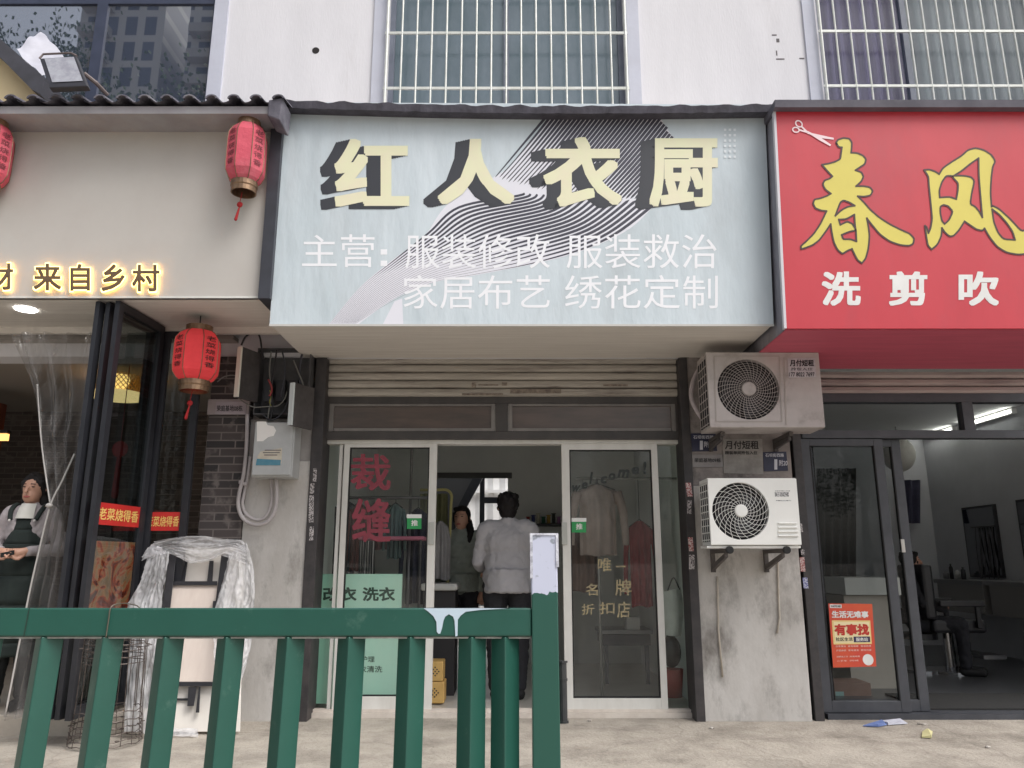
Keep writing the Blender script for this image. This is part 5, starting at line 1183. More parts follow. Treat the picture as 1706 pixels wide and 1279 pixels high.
m = MB(); ppt(m, '有事找', .10, .50, .89, .68, .045, 2); m.build('red_lettering', mat('poster_red', S(190, 52, 40), rough=.5), pso)
m = MB()
for (s, u0, v0, u1, v1) in (('日常保洁', .10, .315, .33, .345), ('家电维修', .38, .315, .62, .345), ('管道疏通', .67, .315, .91, .345), ('开锁换锁', .10, .25, .33, .28), ('家电清洗', .38, .25, .62, .28), ('家政月嫂', .67, .25, .91, .28), ('招聘找工作', .10, .155, .36, .18), ('房屋租售', .40, .155, .64, .18), ('二手车', .10, .09, .33, .115), ('同城', .40, .09, .60, .115)): ppt(m, s, u0, v0, u1, v1, .005)
m.build('small_lettering', mat('poster_pink_white', S(236, 206, 196), rough=.5), pso)
m = MB(); c = at(*pw(.82, .11), yq - .001); m.lathe([(.042, 0), (.042, -.0004), (.001, -.0005)], c, 24, 'y'); m.build('white_disc', M_white, pso)

# salon room
sr_ = thing('salon_room', 'dim grey hair salon interior with receding right wall', 'room', (4, 8, 0))
M_sal = mat('salon_plaster', S(196, 198, 202), S(186, 188, 192), 1.5, .85)
sx0, sx1, sby = 2.02, 6.15, 11.4
m = MB(); m.box(sx0 - .1, sx0, 6.56, sby, .03, 3.015); m.build('wall', M_sal, sr_)
m = MB(); m.box(sx1, sx1 + .1, 6.3, sby, .03, 3.015); m.build('wall', M_sal, sr_)
m = MB(); m.box(sx0 - .1, sx1 + .1, sby, sby + .1, .03, 3.015); m.build('back_wall', M_sal, sr_)
m = MB(); m.box(sx0, sx1, 6.45, sby, -.01, .03); m.build('floor', mat('salon_floor', S(84, 85, 88), S(70, 72, 74), 2, .28), sr_)
m = MB(); m.box(3.3, 6.1, 6.52, 7.25, .031, .045); m.build('door_mat', mat('mat_black', S(44, 44, 44), S(34, 34, 34), 30, .95), None, label='black door mat lying inside the salon threshold', cat='door mat')
for i, (ya, yb) in enumerate(((7.0, 8.9), (9.2, 10.3), (10.5, 11.3))):
    t = thing('tube_light', ['lit fluorescent tube nearest the street on the salon wall', 'lit fluorescent tube in the middle of the salon wall', 'lit fluorescent tube deepest inside the salon'][i], 'lamp', (sx1 - .05, (ya + yb) / 2, 2.96), 'salon tube lights')
    m = MB(); m.box(sx1 - .06, sx1 - .001, ya, yb, 2.94, 3.0); m.build('housing', M_white, t)
    m = MB(); m.tube([(sx1 - .075, ya + .03, 2.965), (sx1 - .075, yb - .03, 2.965)], .016, 8); m.build('tube', glow('tube_lit', (1, 1, .93, 1), 6.0), t)
m = MB(); c = at(1497, 757, 10.6); k_ = 10.6 / F
m.ell(c, (26 * k_, 26 * k_, 29 * k_), 24, 14); gl_ = m.build('paper_globe', mat('globe_paper', S(206, 206, 200), S(192, 192, 186), 6, .8), None, smooth=True, label='pale round paper globe hanging deep inside the salon beside the door stile', cat='globe')
m = MB(); m.tube([c + Vector((0, 0, 29 * k_)), Vector((c.x, c.y, 3.015))], .006, 6); m.build('cord', M_black, gl_)
for i, (pa, pb, lab) in enumerate((((1586, 846), (1640, 838), 'dark tall salon mirror farther from the street'), ((1676, 833), (1730, 820), 'dark tall salon mirror cut by the right edge'))):
    ya, yb = (sx1 - .03) * F * .99 / (pa[0] - CXP), (sx1 - .03) * F * .99 / (pb[0] - CXP)
    zt = at(pa[0], pa[1], ya).z
    t = thing('salon_mirror', lab, 'mirror', (sx1 - .02, (ya + yb) / 2, .95), 'salon mirrors')
    m = MB(); m.box(sx1 - .03, sx1 - .001, yb, ya, .98, zt); m.build('frame', M_black, t)
    m = MB(); m.box(sx1 - .034, sx1 - .031, yb + .03, ya - .03, 1.01, zt - .03); m.build('glass', mat('mirror_dim', S(120, 122, 126), rough=.05, metal=1.0), t)
    t2 = thing('salon_counter', ['grey vanity shelf under the farther salon mirror', 'pale vanity shelf under the mirror at the right edge'][i], 'shelf', (sx1 - .2, (ya + yb) / 2, .9), 'salon vanity shelves')
    m = MB(); m.box(sx1 - .42, sx1 - .035, yb - .2, ya + .2, .90, .95); m.build('top', mat('shelf_grey', S(130, 130, 132), rough=.4), t2)
    m = MB(); m.box(sx1 - .40, sx1 - .05, yb - .15, ya + .15, .55, .899); m.build('drawer_box', mat('shelf_pale', S(140, 138, 136), rough=.5), t2)
    hn = thing('dryer_cables', ['bundle of black hair dryer cables by the farther mirror', 'bundle of black hair dryer cables by the edge mirror'][i], 'cables', (sx1 - .1, yb, 1.0), 'hair dryer cables')
    m = MB()
    for k in range(7):
        yy = yb + .05 + .06 * k; m.tube(spline([(sx1 - .06, yy, 1.62), (sx1 - .08, yy + .05 * math.sin(k * 2.1), 1.3), (sx1 - .1, yy - .05 * math.cos(k), 0.97)], 4), .008, 5)
    m.tube([(sx1 - .06, yb, 1.62), (sx1 - .06, yb + .5, 1.62)], .01, 5); m.build('cord', M_black, hn)
m = MB()
bt_ = [('bottle', .03, .16), ('bottle', .035, .12), ('bottle', .025, .2), ('bottle', .04, .1)]
for i, (nm, r, h) in enumerate(bt_):
    t = thing('toiletry_bottle', ['squat dark bottle on the farther salon shelf', 'small pale bottle on the farther salon shelf', 'slim black bottle on the farther salon shelf', 'wide grey jar on the farther salon shelf'][i], 'bottle', (sx1 - .25, 10.35 + .14 * i, .95), 'bottles on the salon shelf')
    m = MB(); m.lathe([(r, 0), (r, h * .75), (r * .5, h * .85), (r * .5, h)], (sx1 - .25, 10.35 + .14 * i, .951), 12); m.build('body', mat('bottle_%s' % 'abcd'[i], S(*[(50, 50, 54), (170, 170, 168), (34, 34, 36), (120, 120, 124)][i]), rough=.3), t, smooth=True)
rd = thing('reception_desk', 'beige reception desk with pale upper ledge behind the salon glass', 'desk', at(1450, 1160, 7.6))
m = MB(); m.pbox(1414, 992, 1500, 1175, 7.6, .5); m.build('front', mat('desk_beige', S(196, 188, 174), S(184, 176, 162), 3, .5), rd)
m = MB(); m.pbox(1408, 962, 1500, 991, 7.54, .56); m.build('ledge', mat('desk_pale', S(206, 208, 200), rough=.4), rd)
cb_ = thing('cardboard_box', 'brown cardboard box on the floor behind the salon glass', 'box', at(1410, 1170, 7.2))
m = MB(); m.pbox(1384, 1138, 1452, 1176, 7.2, .3); m.build('carton', mat('cardboard', S(150, 124, 112), S(138, 112, 100), 6, .85), cb_)
m = MB(); m.pbox(1392, 1152, 1406, 1160, 7.198, .001); m.build('label_patch', mat('label_mint', S(150, 186, 180), rough=.6), cb_)
m = MB(); m.patch([at(1360, 780, 8.6), at(1360, 1010, 8.6)], [at(1425, 780, 8.6), at(1425, 1010, 8.6)], 90, 4, lambda u, v, p: Vector((0, .02 * math.sin(u * 30), 0))); m.build('dark_curtain', mat('curtain_black', S(60, 62, 62), S(48, 50, 50), 4, .9), None, smooth=True, label='dark grey curtain hanging behind the salon glass left of the mirror stile', cat='curtain')
m = MB(); m.patch([at(1502, 800, 11.3), at(1502, 872, 11.3)], [at(1532, 800, 11.3), at(1532, 872, 11.3)], 20, 8, lambda u, v, p: Vector((0, -.05 + .03 * math.sin(u * 14), 0))); m.build('salon_cape', mat('cape_navy', S(66, 66, 88), S(52, 52, 70), 5, .8), None, smooth=True, label='navy salon cape hanging below the round paper globe', cat='cape')
ch_ = thing('barber_chair', 'black barber chair in the middle of the dim salon', 'chair', at(1590, 1130, 8.6))
cc = at(1590, 1100, 8.6); M_vin = mat('black_vinyl', S(34, 34, 38), S(28, 28, 32), 8, .4)
m = MB(); m.box(cc.x - .28, cc.x + .28, 8.4, 8.95, .45, .58); m.build('seat', M_vin, ch_, bevel=.03)
m = MB(); m.box(cc.x - .34, cc.x - .22, 8.4, 8.95, .585, 1.15); m.build('backrest', M_vin, ch_, bevel=.03)
for yy in (8.36, 8.97):
    m = MB(); m.box(cc.x - .22, cc.x + .25, yy - .03, yy + .03, .72, .78); m.box(cc.x + .15, cc.x + .2, yy - .02, yy + .02, .5, .719); m.build('armrest', M_vin, ch_, bevel=.01)
m = MB(); m.lathe([(.28, 0), (.28, .03), (.06, .06), (.05, .42)], (cc.x, 8.67, .03), 20); m.build('base', mat('chrome', S(170, 170, 172), rough=.2, metal=1), ch_)
m = MB(); m.box(cc.x + .26, cc.x + .5, 8.5, 8.8, .18, .22); m.build('footrest', mat('chrome', S(170, 170, 172)), ch_)

# ---------------------------------------------------------------- things in front of the shops
# folded tables wrapped in white film
ft = thing('folding_table', 'stack of folded white topped tables with black legs leaning on the pier', 'table', at(310, 1220, 5.86))
tilt = .30
def tp_(px, py, d=0.0):       # point of the leaning plane (foot at Y 5.80, top against the pier) that shows at a pixel
    Y = 5.8
    for _ in range(12):
        p = at(px, py, Y); Y = 5.80 + max(p.z, 0) * .26 - d
    return at(px, py, Y)
def tslab(m, quad, d0, d1):
    m.hexa([tp_(x, y, d1) for x, y in quad], [tp_(x, y, d0) for x, y in quad])
M_ttop = mat('table_laminate', S(226, 222, 214), S(218, 212, 204), 3, .5)
m = MB(); tslab(m, [(262, 1219), (400, 1219), (408, 912), (276, 912)], 0, .02); m.build('back_table_top', M_ttop, ft, bevel=.004)
m = MB(); tslab(m, [(276, 1136), (362, 1136), (362, 968), (284, 968)], .05, .07); m.build('front_table_top', mat('laminate_pinkish', S(222, 210, 200), S(214, 200, 190), 2, .5, stretch=(8, 8, 1)), ft, bevel=.004)
m = MB()
tslab(m, [(270, 1012), (284, 1012), (294, 921), (282, 921)], .075, .11); m.build('leg', M_black, ft, bevel=.004)
m = MB(); tslab(m, [(358, 1012), (372, 1012), (383, 922), (369, 922)], .075, .11)
m.build('leg', M_black, ft, bevel=.004)
m = MB(); tslab(m, [(299, 968), (308, 968), (313, 934), (305, 934)], .03, .05); m.build('leg', M_black, ft)
m = MB(); tslab(m, [(345, 968), (354, 968), (356, 934), (349, 934)], .03, .05); m.build('leg', M_black, ft)
m = MB(); tslab(m, [(283, 975), (362, 975), (362, 968), (284, 968)], .0705, .09); m.build('crossbar', M_black, ft)
m = MB(); tslab(m, [(274, 1143), (364, 1143), (364, 1136), (275, 1136)], .045, .075); m.build('lower_bar', M_black, ft)
m = MB(); tslab(m, [(312, 1176), (323, 1176), (328, 1144), (314, 1144)], .045, .07); m.build('lower_leg', M_black, ft)
m = MB(); tslab(m, [(326, 1187), (332, 1187), (334, 1144), (331, 1144)], .045, .07); m.build('lower_leg', M_black, ft)
m = MB(); tslab(m, [(276, 1167), (322, 1167), (322, 1163), (276, 1163)], .022, .04); m.build('lower_bar', M_black, ft)
m = MB(); tslab(m, [(266, 1013), (275, 1013), (275, 1001), (267, 1001)], .07, .12); m.build('bracket_foot', M_black, ft)
m = MB(); tslab(m, [(354, 1013), (362, 1013), (362, 1001), (355, 1001)], .07, .12); m.build('bracket_foot', M_black, ft)
M_film = thin('white_film', (.92, .92, .93, 1), .06, haze=(.93, .93, .95, 1), haze_fac=.66, rough=.3, streak=(9, 9, 5), lo=.6, hi=1.45)
fm_ = thing('plastic_film', 'torn white plastic film wrapped over the folded tables', 'plastic film', at(330, 1200, 5.7))
def crumple(k, amp):
    def f(u, v, p):
        e = noise.noise(Vector((u * 2.2 * k, v * 1.6 * k, k))) * amp
        q = (1 - abs(noise.noise(Vector((u * 5 * k + v * 2, v * 3 * k - u, 7 * k))))) ** 3 * amp * .45 + (1 - abs(noise.noise(Vector((u * 11 + v * 6, v * 9 * k - u * 4, 3))))) ** 4 * amp * .22
        return Vector((.2 * e, -(q + .25 * abs(e)) - .02, .25 * e))
    return f
T = lambda x, y, d=.12: tp_(x, y, d)
m = MB()   # top band with a sagging lower edge
L = [T(x, y) for x, y in ((262, 902), (285, 897), (315, 893), (345, 893), (375, 898), (405, 899), (414, 908))]
Rr = [T(x, y) for x, y in ((240, 928), (283, 920), (300, 927), (322, 938), (345, 936), (372, 926), (412, 940))]
m.patch(L, Rr, 40, 90, crumple(1.0, .06))
m.build('top_fold', M_film, fm_, smooth=True)
m = MB()
L = [T(x, y) for x, y in ((258, 908), (246, 938), (240, 965), (228, 990), (216, 1015), (222, 1060), (220, 1120), (214, 1215))]
Rr = [T(x, y) for x, y in ((288, 918), (283, 950), (278, 975), (272, 1010), (268, 1050), (264, 1100), (262, 1150), (268, 1220))]
m.patch(L, Rr, 40, 110, crumple(1.3, .07)); m.build('left_fold', M_film, fm_, smooth=True)
m = MB()
L = [T(x, y) for x, y in ((384, 924), (378, 950), (368, 990), (362, 1030), (362, 1075), (364, 1120))]
Rr = [T(x, y) for x, y in ((416, 902), (425, 940), (430, 985), (428, 1030), (418, 1085), (406, 1130))]
m.patch(L, Rr, 40, 90, crumple(1.1, .07)); 
L = [T(x, y, .05) for x, y in ((392, 1080), (388, 1130), (384, 1180), (386, 1190))]
Rr = [T(x, y, .05) for x, y in ((408, 1090), (402, 1130), (400, 1160), (392, 1188))]
m.patch(L, Rr, 8, 14, crumple(1.7, .04)); m.build('right_fold', M_film, fm_, smooth=True)
m = MB(); L = [T(262, 1210, .06), T(262, 1224, .10)]; Rr = [T(332, 1212, .06), T(334, 1226, .10)]
m.patch(L, Rr, 24, 6, crumple(2.0, .03)); m.build('bottom_fold', M_film, fm_, smooth=True)
m = MB(); m.patch([T(241, 928, .14), T(250, 912, .14), T(262, 906, .14)], [T(240, 934, .14), T(262, 926, .14), T(284, 922, .14)], 8, 10, crumple(2.2, .05)); m.build('loose_corner', M_film, fm_, smooth=True)

# stack of wire pot stands
ws = thing('wire_stand', 'stack of rusty wire baskets beside the wrapped tables', 'wire rack', at(175, 1235, 5.5))
M_wire = mat('rusty_wire', S(120, 112, 106), S(74, 64, 60), 20, .5, metal=.6)
WYc = 5.5; cw = at(176, 1225, WYc); k_ = WYc / F
def hoop(m, cx, cy, z, r, w=.004, wob=0, n=36):
    m.tube([(cx + r * math.cos(a), cy + r * math.sin(a), z + wob * math.sin(a * 9)) for a in [2 * math.pi * i / n for i in range(n + 1)]], w, 5, cap=False)
m = MB()
for i, (z, r) in enumerate(((.02, .225), (.05, .22), (.09, .215), (.13, .21), (.17, .21), (.22, .205), (.52, .19), (.56, .19), (.60, .19), (.64, .188), (.68, .186), (.72, .184))): hoop(m, cw.x + .004 * math.sin(i * 2.3), WYc + .004 * math.cos(i * 1.7), z, r, .003, .006 if i < 6 else .0)
for i in range(18):
    a = 2 * math.pi * i / 18
    m.tube([(cw.x + .225 * math.cos(a), WYc + .225 * math.sin(a), .015), (cw.x + .205 * math.cos(a + .05), WYc + .205 * math.sin(a + .05), .22), (cw.x + .195 * math.cos(a + .02), WYc + .195 * math.sin(a + .02), .74)], .0027, 5)
for i in range(16):
    a = 2 * math.pi * i / 16
    for zz in (.05, .13, .62): hoop(m, cw.x + .215 * math.cos(a), WYc + .215 * math.sin(a), zz, .014, .0022, 0, 8)
m.build('wire_mesh', M_wire, ws)
m = MB(); m.tube(spline([(cw.x + .03, WYc - .2, .55), (cw.x + .02, WYc - .22, .30), (cw.x + .04, WYc - .25, .10), (cw.x + .07, WYc - .32, .01), (cw.x + .10, WYc - .36, .008), (cw.x + .06, WYc - .35, .012), (cw.x + .03, WYc - .26, .06)], 6), .006, 6); m.build('loose_wire', M_black, ws, smooth=True)

# litter
m = MB(); m.poly(at(1438, 1209, 6.0) * 1, at(1474, 1211, 5.95), at(1512, 1207, 6.0), at(1476, 1203, 6.1))
def flat(name, pts, mm, label, cat):
    m = MB(); P = []
    for x, y in pts:
        u, v = (x - CXP) / F, (CYP - y) / F
        k = -CAMZ / (math.sin(PITCH) + v * math.cos(PITCH)); P.append(Vector((u * k, k * (math.cos(PITCH) - v * math.sin(PITCH)), .006)))
    n = len(P); top = [p + Vector((0, 0, .006 + .012 * ((i % 2)))) for i, p in enumerate(P)]
    area = sum(P[i].x * P[(i + 1) % n].y - P[(i + 1) % n].x * P[i].y for i in range(n))
    if area < 0: P.reverse(); top.reverse()
    m.add(P + top, [list(range(n))[::-1], [n + i for i in range(n)]] + [[i, (i + 1) % n, n + (i + 1) % n, n + i] for i in range(n)])
    return m.build(name, mm, None, label=label, cat=cat)
flat('paper_flyer', [(1438, 1211), (1464, 1212), (1478, 1209), (1470, 1204)], mat('flyer_blue', S(120, 140, 190), S(96, 116, 170), 20, .6), 'blue printed flyer lying on the paving before the salon', 'flyer')
flat('paper_flyer', [(1466, 1203), (1480, 1209), (1512, 1207), (1500, 1202)], mat('flyer_white', S(214, 216, 226), S(190, 192, 206), 20, .6), 'white folded flyer touching the blue flyer on the paving', 'flyer')
flat('paper_scrap', [(1536, 1230), (1552, 1231), (1554, 1221), (1546, 1219), (1537, 1221)], mat('scrap_yellow', S(206, 200, 150), rough=.8), 'crumpled yellow scrap lying alone on the paving', 'paper scrap')
for i, (x, y) in enumerate(((1532, 1207), (1540, 1208), (1646, 1246), (1186, 1214), (982, 1202))):
    m = MB(); m.ell(Vector((at(x, y, 5.7).x, 5.5 + .1 * (i % 3), .008)), (.018, .014, .009), 7, 5)
    P = at(x, y, 1); u, v = (x - CXP) / F, (CYP - y) / F; k = -CAMZ / (math.sin(PITCH) + v * math.cos(PITCH))
    m = MB(); m.ell(Vector((u * k, k * (math.cos(PITCH) - v * math.sin(PITCH)), .006)), (.018 + .004 * (i % 2), .014, .009), 7, 5)
    m.build('stone_chip', mat('chip', S(206, 200, 192), S(120, 112, 104), 30, .9), None, label='small stone chip lying on the paving', cat='stone chip', group='stone chips on the paving')

# ---------------------------------------------------------------- green gate in the foreground
GYG = 1.42; tiltg = R(4)
zr_t, zr_b = Z_(1012.5, GYG), Z_(1060, GYG)
gz = zr_t
gate = thing('steel_gate', 'green painted steel gate with diamond pickets and a bare topped post in the foreground', 'gate', (0, GYG - math.sin(tiltg) * gz, 0))
gate.rotation_euler = (-tiltg, 0, 0)
M_green = mat('green_paint', S(39, 88, 76), S(35, 80, 69), 3, .36, bump=.06, bscale=30, c3=S(84, 116, 104), c3scale=16, c3lim=(.60, .80))
hgt = gz / math.cos(tiltg)
rail_h = (zr_t - zr_b) / math.cos(tiltg)
lx = lambda px, py=1036: X_(px, py, GYG)
pxl, pxr = lx(886), lx(930)
m = MB(); m.box(-2.6, pxl - .0005, 0, .05, hgt - rail_h, hgt); m.build('rail', M_green, gate, local=True, bevel=.003)
m = MB(); m.box(-2.6, pxl - .001, .006, .044, hgt - rail_h - .0035, hgt - rail_h - .0006); m.build('rail_underside', mat('bare_lit_edge', S(190, 190, 184), S(150, 150, 144), 40, .5), gate, local=True)  # unpainted lower edge; the light it catches is put into this pale colour
m = MB(); m.box(-2.6, pxl - .0005, .002, .048, .10, .15); m.build('rail', M_green, gate, local=True, bevel=.003)
ztop = (Z_(893, GYG) - gz) / math.cos(tiltg) + hgt + .004
M_post = bpy.data.materials.new('peeled_post_paint'); M_post.use_nodes = True; n = M_post.node_tree.nodes; l = M_post.node_tree.links; b = n['Principled BSDF']
tc = n.new('ShaderNodeTexCoord'); sp_ = n.new('ShaderNodeSeparateXYZ'); l.new(tc.outputs['Object'], sp_.inputs[0])
nz = n.new('ShaderNodeTexNoise'); nz.inputs['Scale'].default_value = 45; nz.inputs['Detail'].default_value = 4; l.new(tc.outputs['Object'], nz.inputs['Vector'])
ma = n.new('ShaderNodeMath'); ma.operation = 'MULTIPLY_ADD'; ma.inputs[1].default_value = .03; l.new(nz.outputs['Fac'], ma.inputs[0]); l.new(sp_.outputs['Z'], ma.inputs[2])
zpeel = (Z_(988, GYG) - gz) / math.cos(tiltg) + hgt + .015
gt = n.new('ShaderNodeMath'); gt.operation = 'GREATER_THAN'; gt.inputs[1].default_value = zpeel; l.new(ma.outputs[0], gt.inputs[0])
n2 = n.new('ShaderNodeTexNoise'); n2.inputs['Scale'].default_value = 60; n2.inputs['Detail'].default_value = 6; l.new(tc.outputs['Object'], n2.inputs['Vector'])
rp = n.new('ShaderNodeValToRGB'); rp.color_ramp.elements[0].position = .27; rp.color_ramp.elements[0].color = S(142, 148, 158); rp.color_ramp.elements[1].position = .36; rp.color_ramp.elements[1].color = S(196, 200, 218); l.new(n2.outputs['Fac'], rp.inputs['Fac'])
mx = n.new('ShaderNodeMix'); mx.data_type = 'RGBA'; mx.inputs['A'].default_value = S(37, 83, 71); l.new(gt.outputs[0], mx.inputs['Factor']); l.new(rp.outputs['Color'], mx.inputs['B']); l.new(mx.outputs['Result'], b.inputs['Base Color']); b.inputs['Roughness'].default_value = .42
m = MB(); m.box(pxl, pxr, -.004, .052, 0, ztop); m.build('post', M_post, gate, local=True, bevel=.002)
m = MB(); e_ = .0025
m.box(pxl - e_, pxl + e_, -.006, -.0042, zpeel + .01, ztop + .001); m.box(pxr - e_, pxr + e_, -.006, -.0042, zpeel + .03, ztop + .001); m.box(pxl + e_, pxr - e_, -.006, -.0042, ztop - e_, ztop + .001); m.build('chipped_edge', mat('edge_white', S(222, 224, 232), S(150, 150, 160), 90, .6), gate, local=True)
step = lx(271, 1060) - lx(169, 1060)
for k in range(-2, 8):
    cx = lx(72, 1060) + step * (k)
    if cx > pxl - .03: continue
    m = MB(); q = .0255
    a = [(cx, .0 - .0 + .025 - q, 0), (cx + q, .025, 0), (cx, .025 + q, 0), (cx - q, .025, 0)]
    zt2_ = hgt - rail_h - .0005
    m.hexa([(p[0], p[1], .1505) for p in a], [(p[0], p[1], zt2_) for p in a])
    m.f = [f[::-1] for f in m.f]
    m.build('picket', M_green, gate, local=True, bevel=.002)
cx = lx(851, 1060); m = MB(); q = .0255; a = [(cx - .01, .025 - q, 0), (cx - .01 + q, .025, 0), (cx - .01, .025 + q, 0), (cx - .01 - q, .025, 0)]
m.hexa([(p[0], p[1], .1505) for p in a], [(p[0], p[1], hgt - rail_h - .0005) for p in a]); m.f = [f[::-1] for f in m.f]; m.build('picket', M_green, gate, local=True, bevel=.002)
m = MB(); hx_ = lx(938, 1150); hz = (Z_(1150, GYG) - gz) / math.cos(tiltg) + hgt
m.tube([(hx_, .03, hz - .05), (hx_, .03, hz + .045)], .0085, 12); m.tube([(hx_, .03, hz + .045), (hx_, .03, hz + .048)], .0105, 12); m.tube([(hx_, .03, hz + .015), (hx_, .03, hz + .019)], .0098, 12); m.tube([(hx_, .03, hz - .054), (hx_, .03, hz - .05)], .0105, 12); m.box(pxr + .0005, hx_ - .004, .026, .034, hz - .04, hz + .03); m.build('hinge', mat('hinge_black', S(40, 42, 44), S(58, 58, 58), 30, .4), gate, local=True, smooth=False)
# spilled white paint on the rail
def gl(px, py): p = at(px, py, GYG); return (p.x, -.0015 - .0, (p.z - gz) / math.cos(tiltg) + hgt)
loop = [(706, 1013), (800, 1013), (846, 1013.4), (800, 1016), (776, 1019), (768, 1025), (763, 1032), (762.5, 1059), (759, 1060), (757.5, 1034), (755, 1027), (748, 1023), (742, 1027), (739, 1034), (737, 1045), (734, 1055), (731, 1055.5), (728, 1052), (727.5, 1036), (722, 1026), (714, 1019)]
P = [gl(*p) for p in loop][::-1]; m = MB(); m.add(P, [list(range(len(P)))]); m.build('paint_drip', mat('spilled_paint', S(190, 206, 218), rough=.35), gate, local=True)
m = MB(); xa_, xb_ = lx(706), lx(850); m.add([(xa_, -.001, hgt + .0005), (xb_, -.001, hgt + .0005), (xb_ - .01, .03, hgt + .0005), (xa_ + .02, .045, hgt + .0005)], [[0, 1, 2, 3]]); m.build('paint_puddle', mat('spilled_paint', S(190, 206, 218)), gate, local=True)
m = MB(); m.tube([(x, y, z) for x, y, z in spline([(lx(183), -.004, hgt - rail_h - .002), (lx(183), -.004, hgt - .02), (lx(184), -.003, hgt + .002), (lx(192), .02, hgt + .008), (lx(204), .05, hgt + .004), (lx(212), .055, hgt - .01)], 5)], .0011, 6); m.build('tie_wire', mat('tie_wire', S(120, 112, 100), rough=.4, metal=.7), gate, local=True, smooth=True)
m = MB(); m.add([(lx(44), -.0008, hgt - rail_h), (lx(46.5), -.0008, hgt - rail_h), (lx(47), -.0008, hgt), (lx(45), -.0008, hgt)], [[0, 1, 2, 3]]); m.build('rust_stain', mat('rust_dark', S(38, 60, 50), rough=.6), gate, local=True)

# ---------------------------------------------------------------- people
M_skin = mat('skin', S(198, 154, 132), S(188, 142, 120), 6, .5); M_hair = mat('hair_black', S(26, 23, 24), S(34, 30, 30), 30, .6, stretch=(6, 6, 1), spec=.25)
def remesh(o, vox, it=6):
    r = o.modifiers.new('remesh', 'REMESH'); r.mode = 'VOXEL'; r.voxel_size = vox; r.use_smooth_shade = True
    s_ = o.modifiers.new('smooth', 'SMOOTH'); s_.iterations = it; s_.factor = .5
def wrinkle(o, size, amount):
    tx = bpy.data.textures.get('folds%d' % int(size * 1000)) or bpy.data.textures.new('folds%d' % int(size * 1000), 'CLOUDS')
    tx.noise_scale = size; tx.noise_depth = 3; tx.noise_type = 'HARD_NOISE'
    d = o.modifiers.new('folds', 'DISPLACE'); d.texture = tx; d.strength = amount; d.mid_level = .12; d.texture_coords = 'LOCAL'
def person(label, loc, rotz, H, elb, wri, tops, trousers, apron=None, headrot=0, hair='bun', wide=1.0, longshirt=.86, hands=True, seated=False, hand_dir=None, collar=None, sleeve_end=1.0, ease=.016):
    t = thing('person', label, 'person', loc); t.rotation_euler = (0, 0, rotz); t.scale = (H / 1.62,) * 3
    sx = .165 * wide
    hip = [(-.085 * wide, 0, .86), (.085 * wide, 0, .86)]
    if seated: knee = [(-.11, -.42, .50), (.11, -.42, .50)]; ank = [(-.11, -.42, .08), (.11, -.42, .08)]; hip = [(-.09, 0, .50), (.09, 0, .50)]; dz = -.36
    else: knee = [(-.09 * wide, -.02, .47), (.09 * wide, -.01, .47)]; ank = [(-.095, .01, .08), (.095, .02, .08)]; dz = 0
    V = lambda p, d=dz: (p[0], p[1], p[2] + d)
    m = MB()
    for i in (0, 1):
        m.cap(hip[i], knee[i], .078 * wide, .054); m.cap(knee[i], ank[i], .052, .036); m.cap((ank[i][0], ank[i][1] + .03, .045), (ank[i][0], ank[i][1] - .13, .035), .038, .03)
    m.ell(V((0, 0, .90)), (.155 * wide, .105, .12)); m.ell(V((0, .0, 1.05)), (.135 * wide, .095, .16)); m.ell(V((0, .0, 1.22)), (.158 * wide, .105, .15))
    m.cap(V((-sx * .8, 0, 1.335)), V((sx * .8, 0, 1.335)), .052, .052); m.cap(V((0, .01, 1.34)), V((0, -.008, 1.45)), .052, .046)
    sho = [(-sx, 0, 1.325), (sx, 0, 1.325)]
    for i in (0, 1): m.cap(V(sho[i]), V(elb[i]), .048, .040); m.cap(V(elb[i]), V(wri[i]), .039, .027)
    hr = Matrix.Rotation(headrot, 3, 'Z'); hc = Vector(V((0, -.012, 1.515)))
    hd_ = lambda x, y, z: hc + hr @ Vector((x, y, z))
    m.ell(hc + hr @ Vector((0, .008, .015)), (.074, .092, .098), 20, 14); m.ell(hd_(0, -.022, -.045), (.058, .064, .066), 16, 10, hr); m.cap(hd_(0, -.088, .012), hd_(0, -.104, -.022), .009, .014, 8)
    for s_ in (-1, 1): m.ell(hd_(s_ * .075, .012, -.005), (.012, .022, .032), 10, 8, hr)
    if hands:
        for i in (0, 1):
            w = Vector(V(wri[i])); e = Vector(V(elb[i])); d = (Vector(hand_dir[i]).normalized() if hand_dir else (w - e).normalized())
            side = d.cross(Vector((0, -1, .2))).normalized(); nrm_ = side.cross(d)
            m.cap(w, w + d * .055, .027, .030, 10)
            for f_ in range(4):
                o_ = side * (.0195 * (f_ - 1.5)); ln = (.062, .070, .066, .052)[f_]
                b0 = w + d * .07 + o_; b1 = b0 + d * ln * .5 + nrm_ * .008; b2 = b1 + d * ln * .42 + nrm_ * .02
                m.cap(w + d * .045 + o_ * .8, b0, .010, .009, 7); m.cap(b0, b1, .009, .0083, 7); m.cap(b1, b2, .0083, .007, 7)
            th = w + d * .02 + side * (-.028 if i else .028); m.cap(th, th + d * .035 + side * (-.02 if i else .02), .012, .010, 7); m.cap(th + d * .035 + side * (-.02 if i else .02), th + d * .062 + side * (-.012 if i else .012), .010, .008, 7)
    bo = m.build('body', M_skin, t, local=True); remesh(bo, .0065, 4)
    # face
    m = MB()
    for s_ in (-1, 1):
        m.ell(hd_(s_ * .031, -.076, .014), (.013, .006, .0042), 10, 6, hr)
    m.build('eye', mat('eye_dark', S(40, 30, 28), rough=.25), t, local=True, smooth=True)
    m = MB()
    for s_ in (-1, 1): m.cap(hd_(s_ * .018, -.083, .035), hd_(s_ * .046, -.072, .034), .0028, .002, 6)
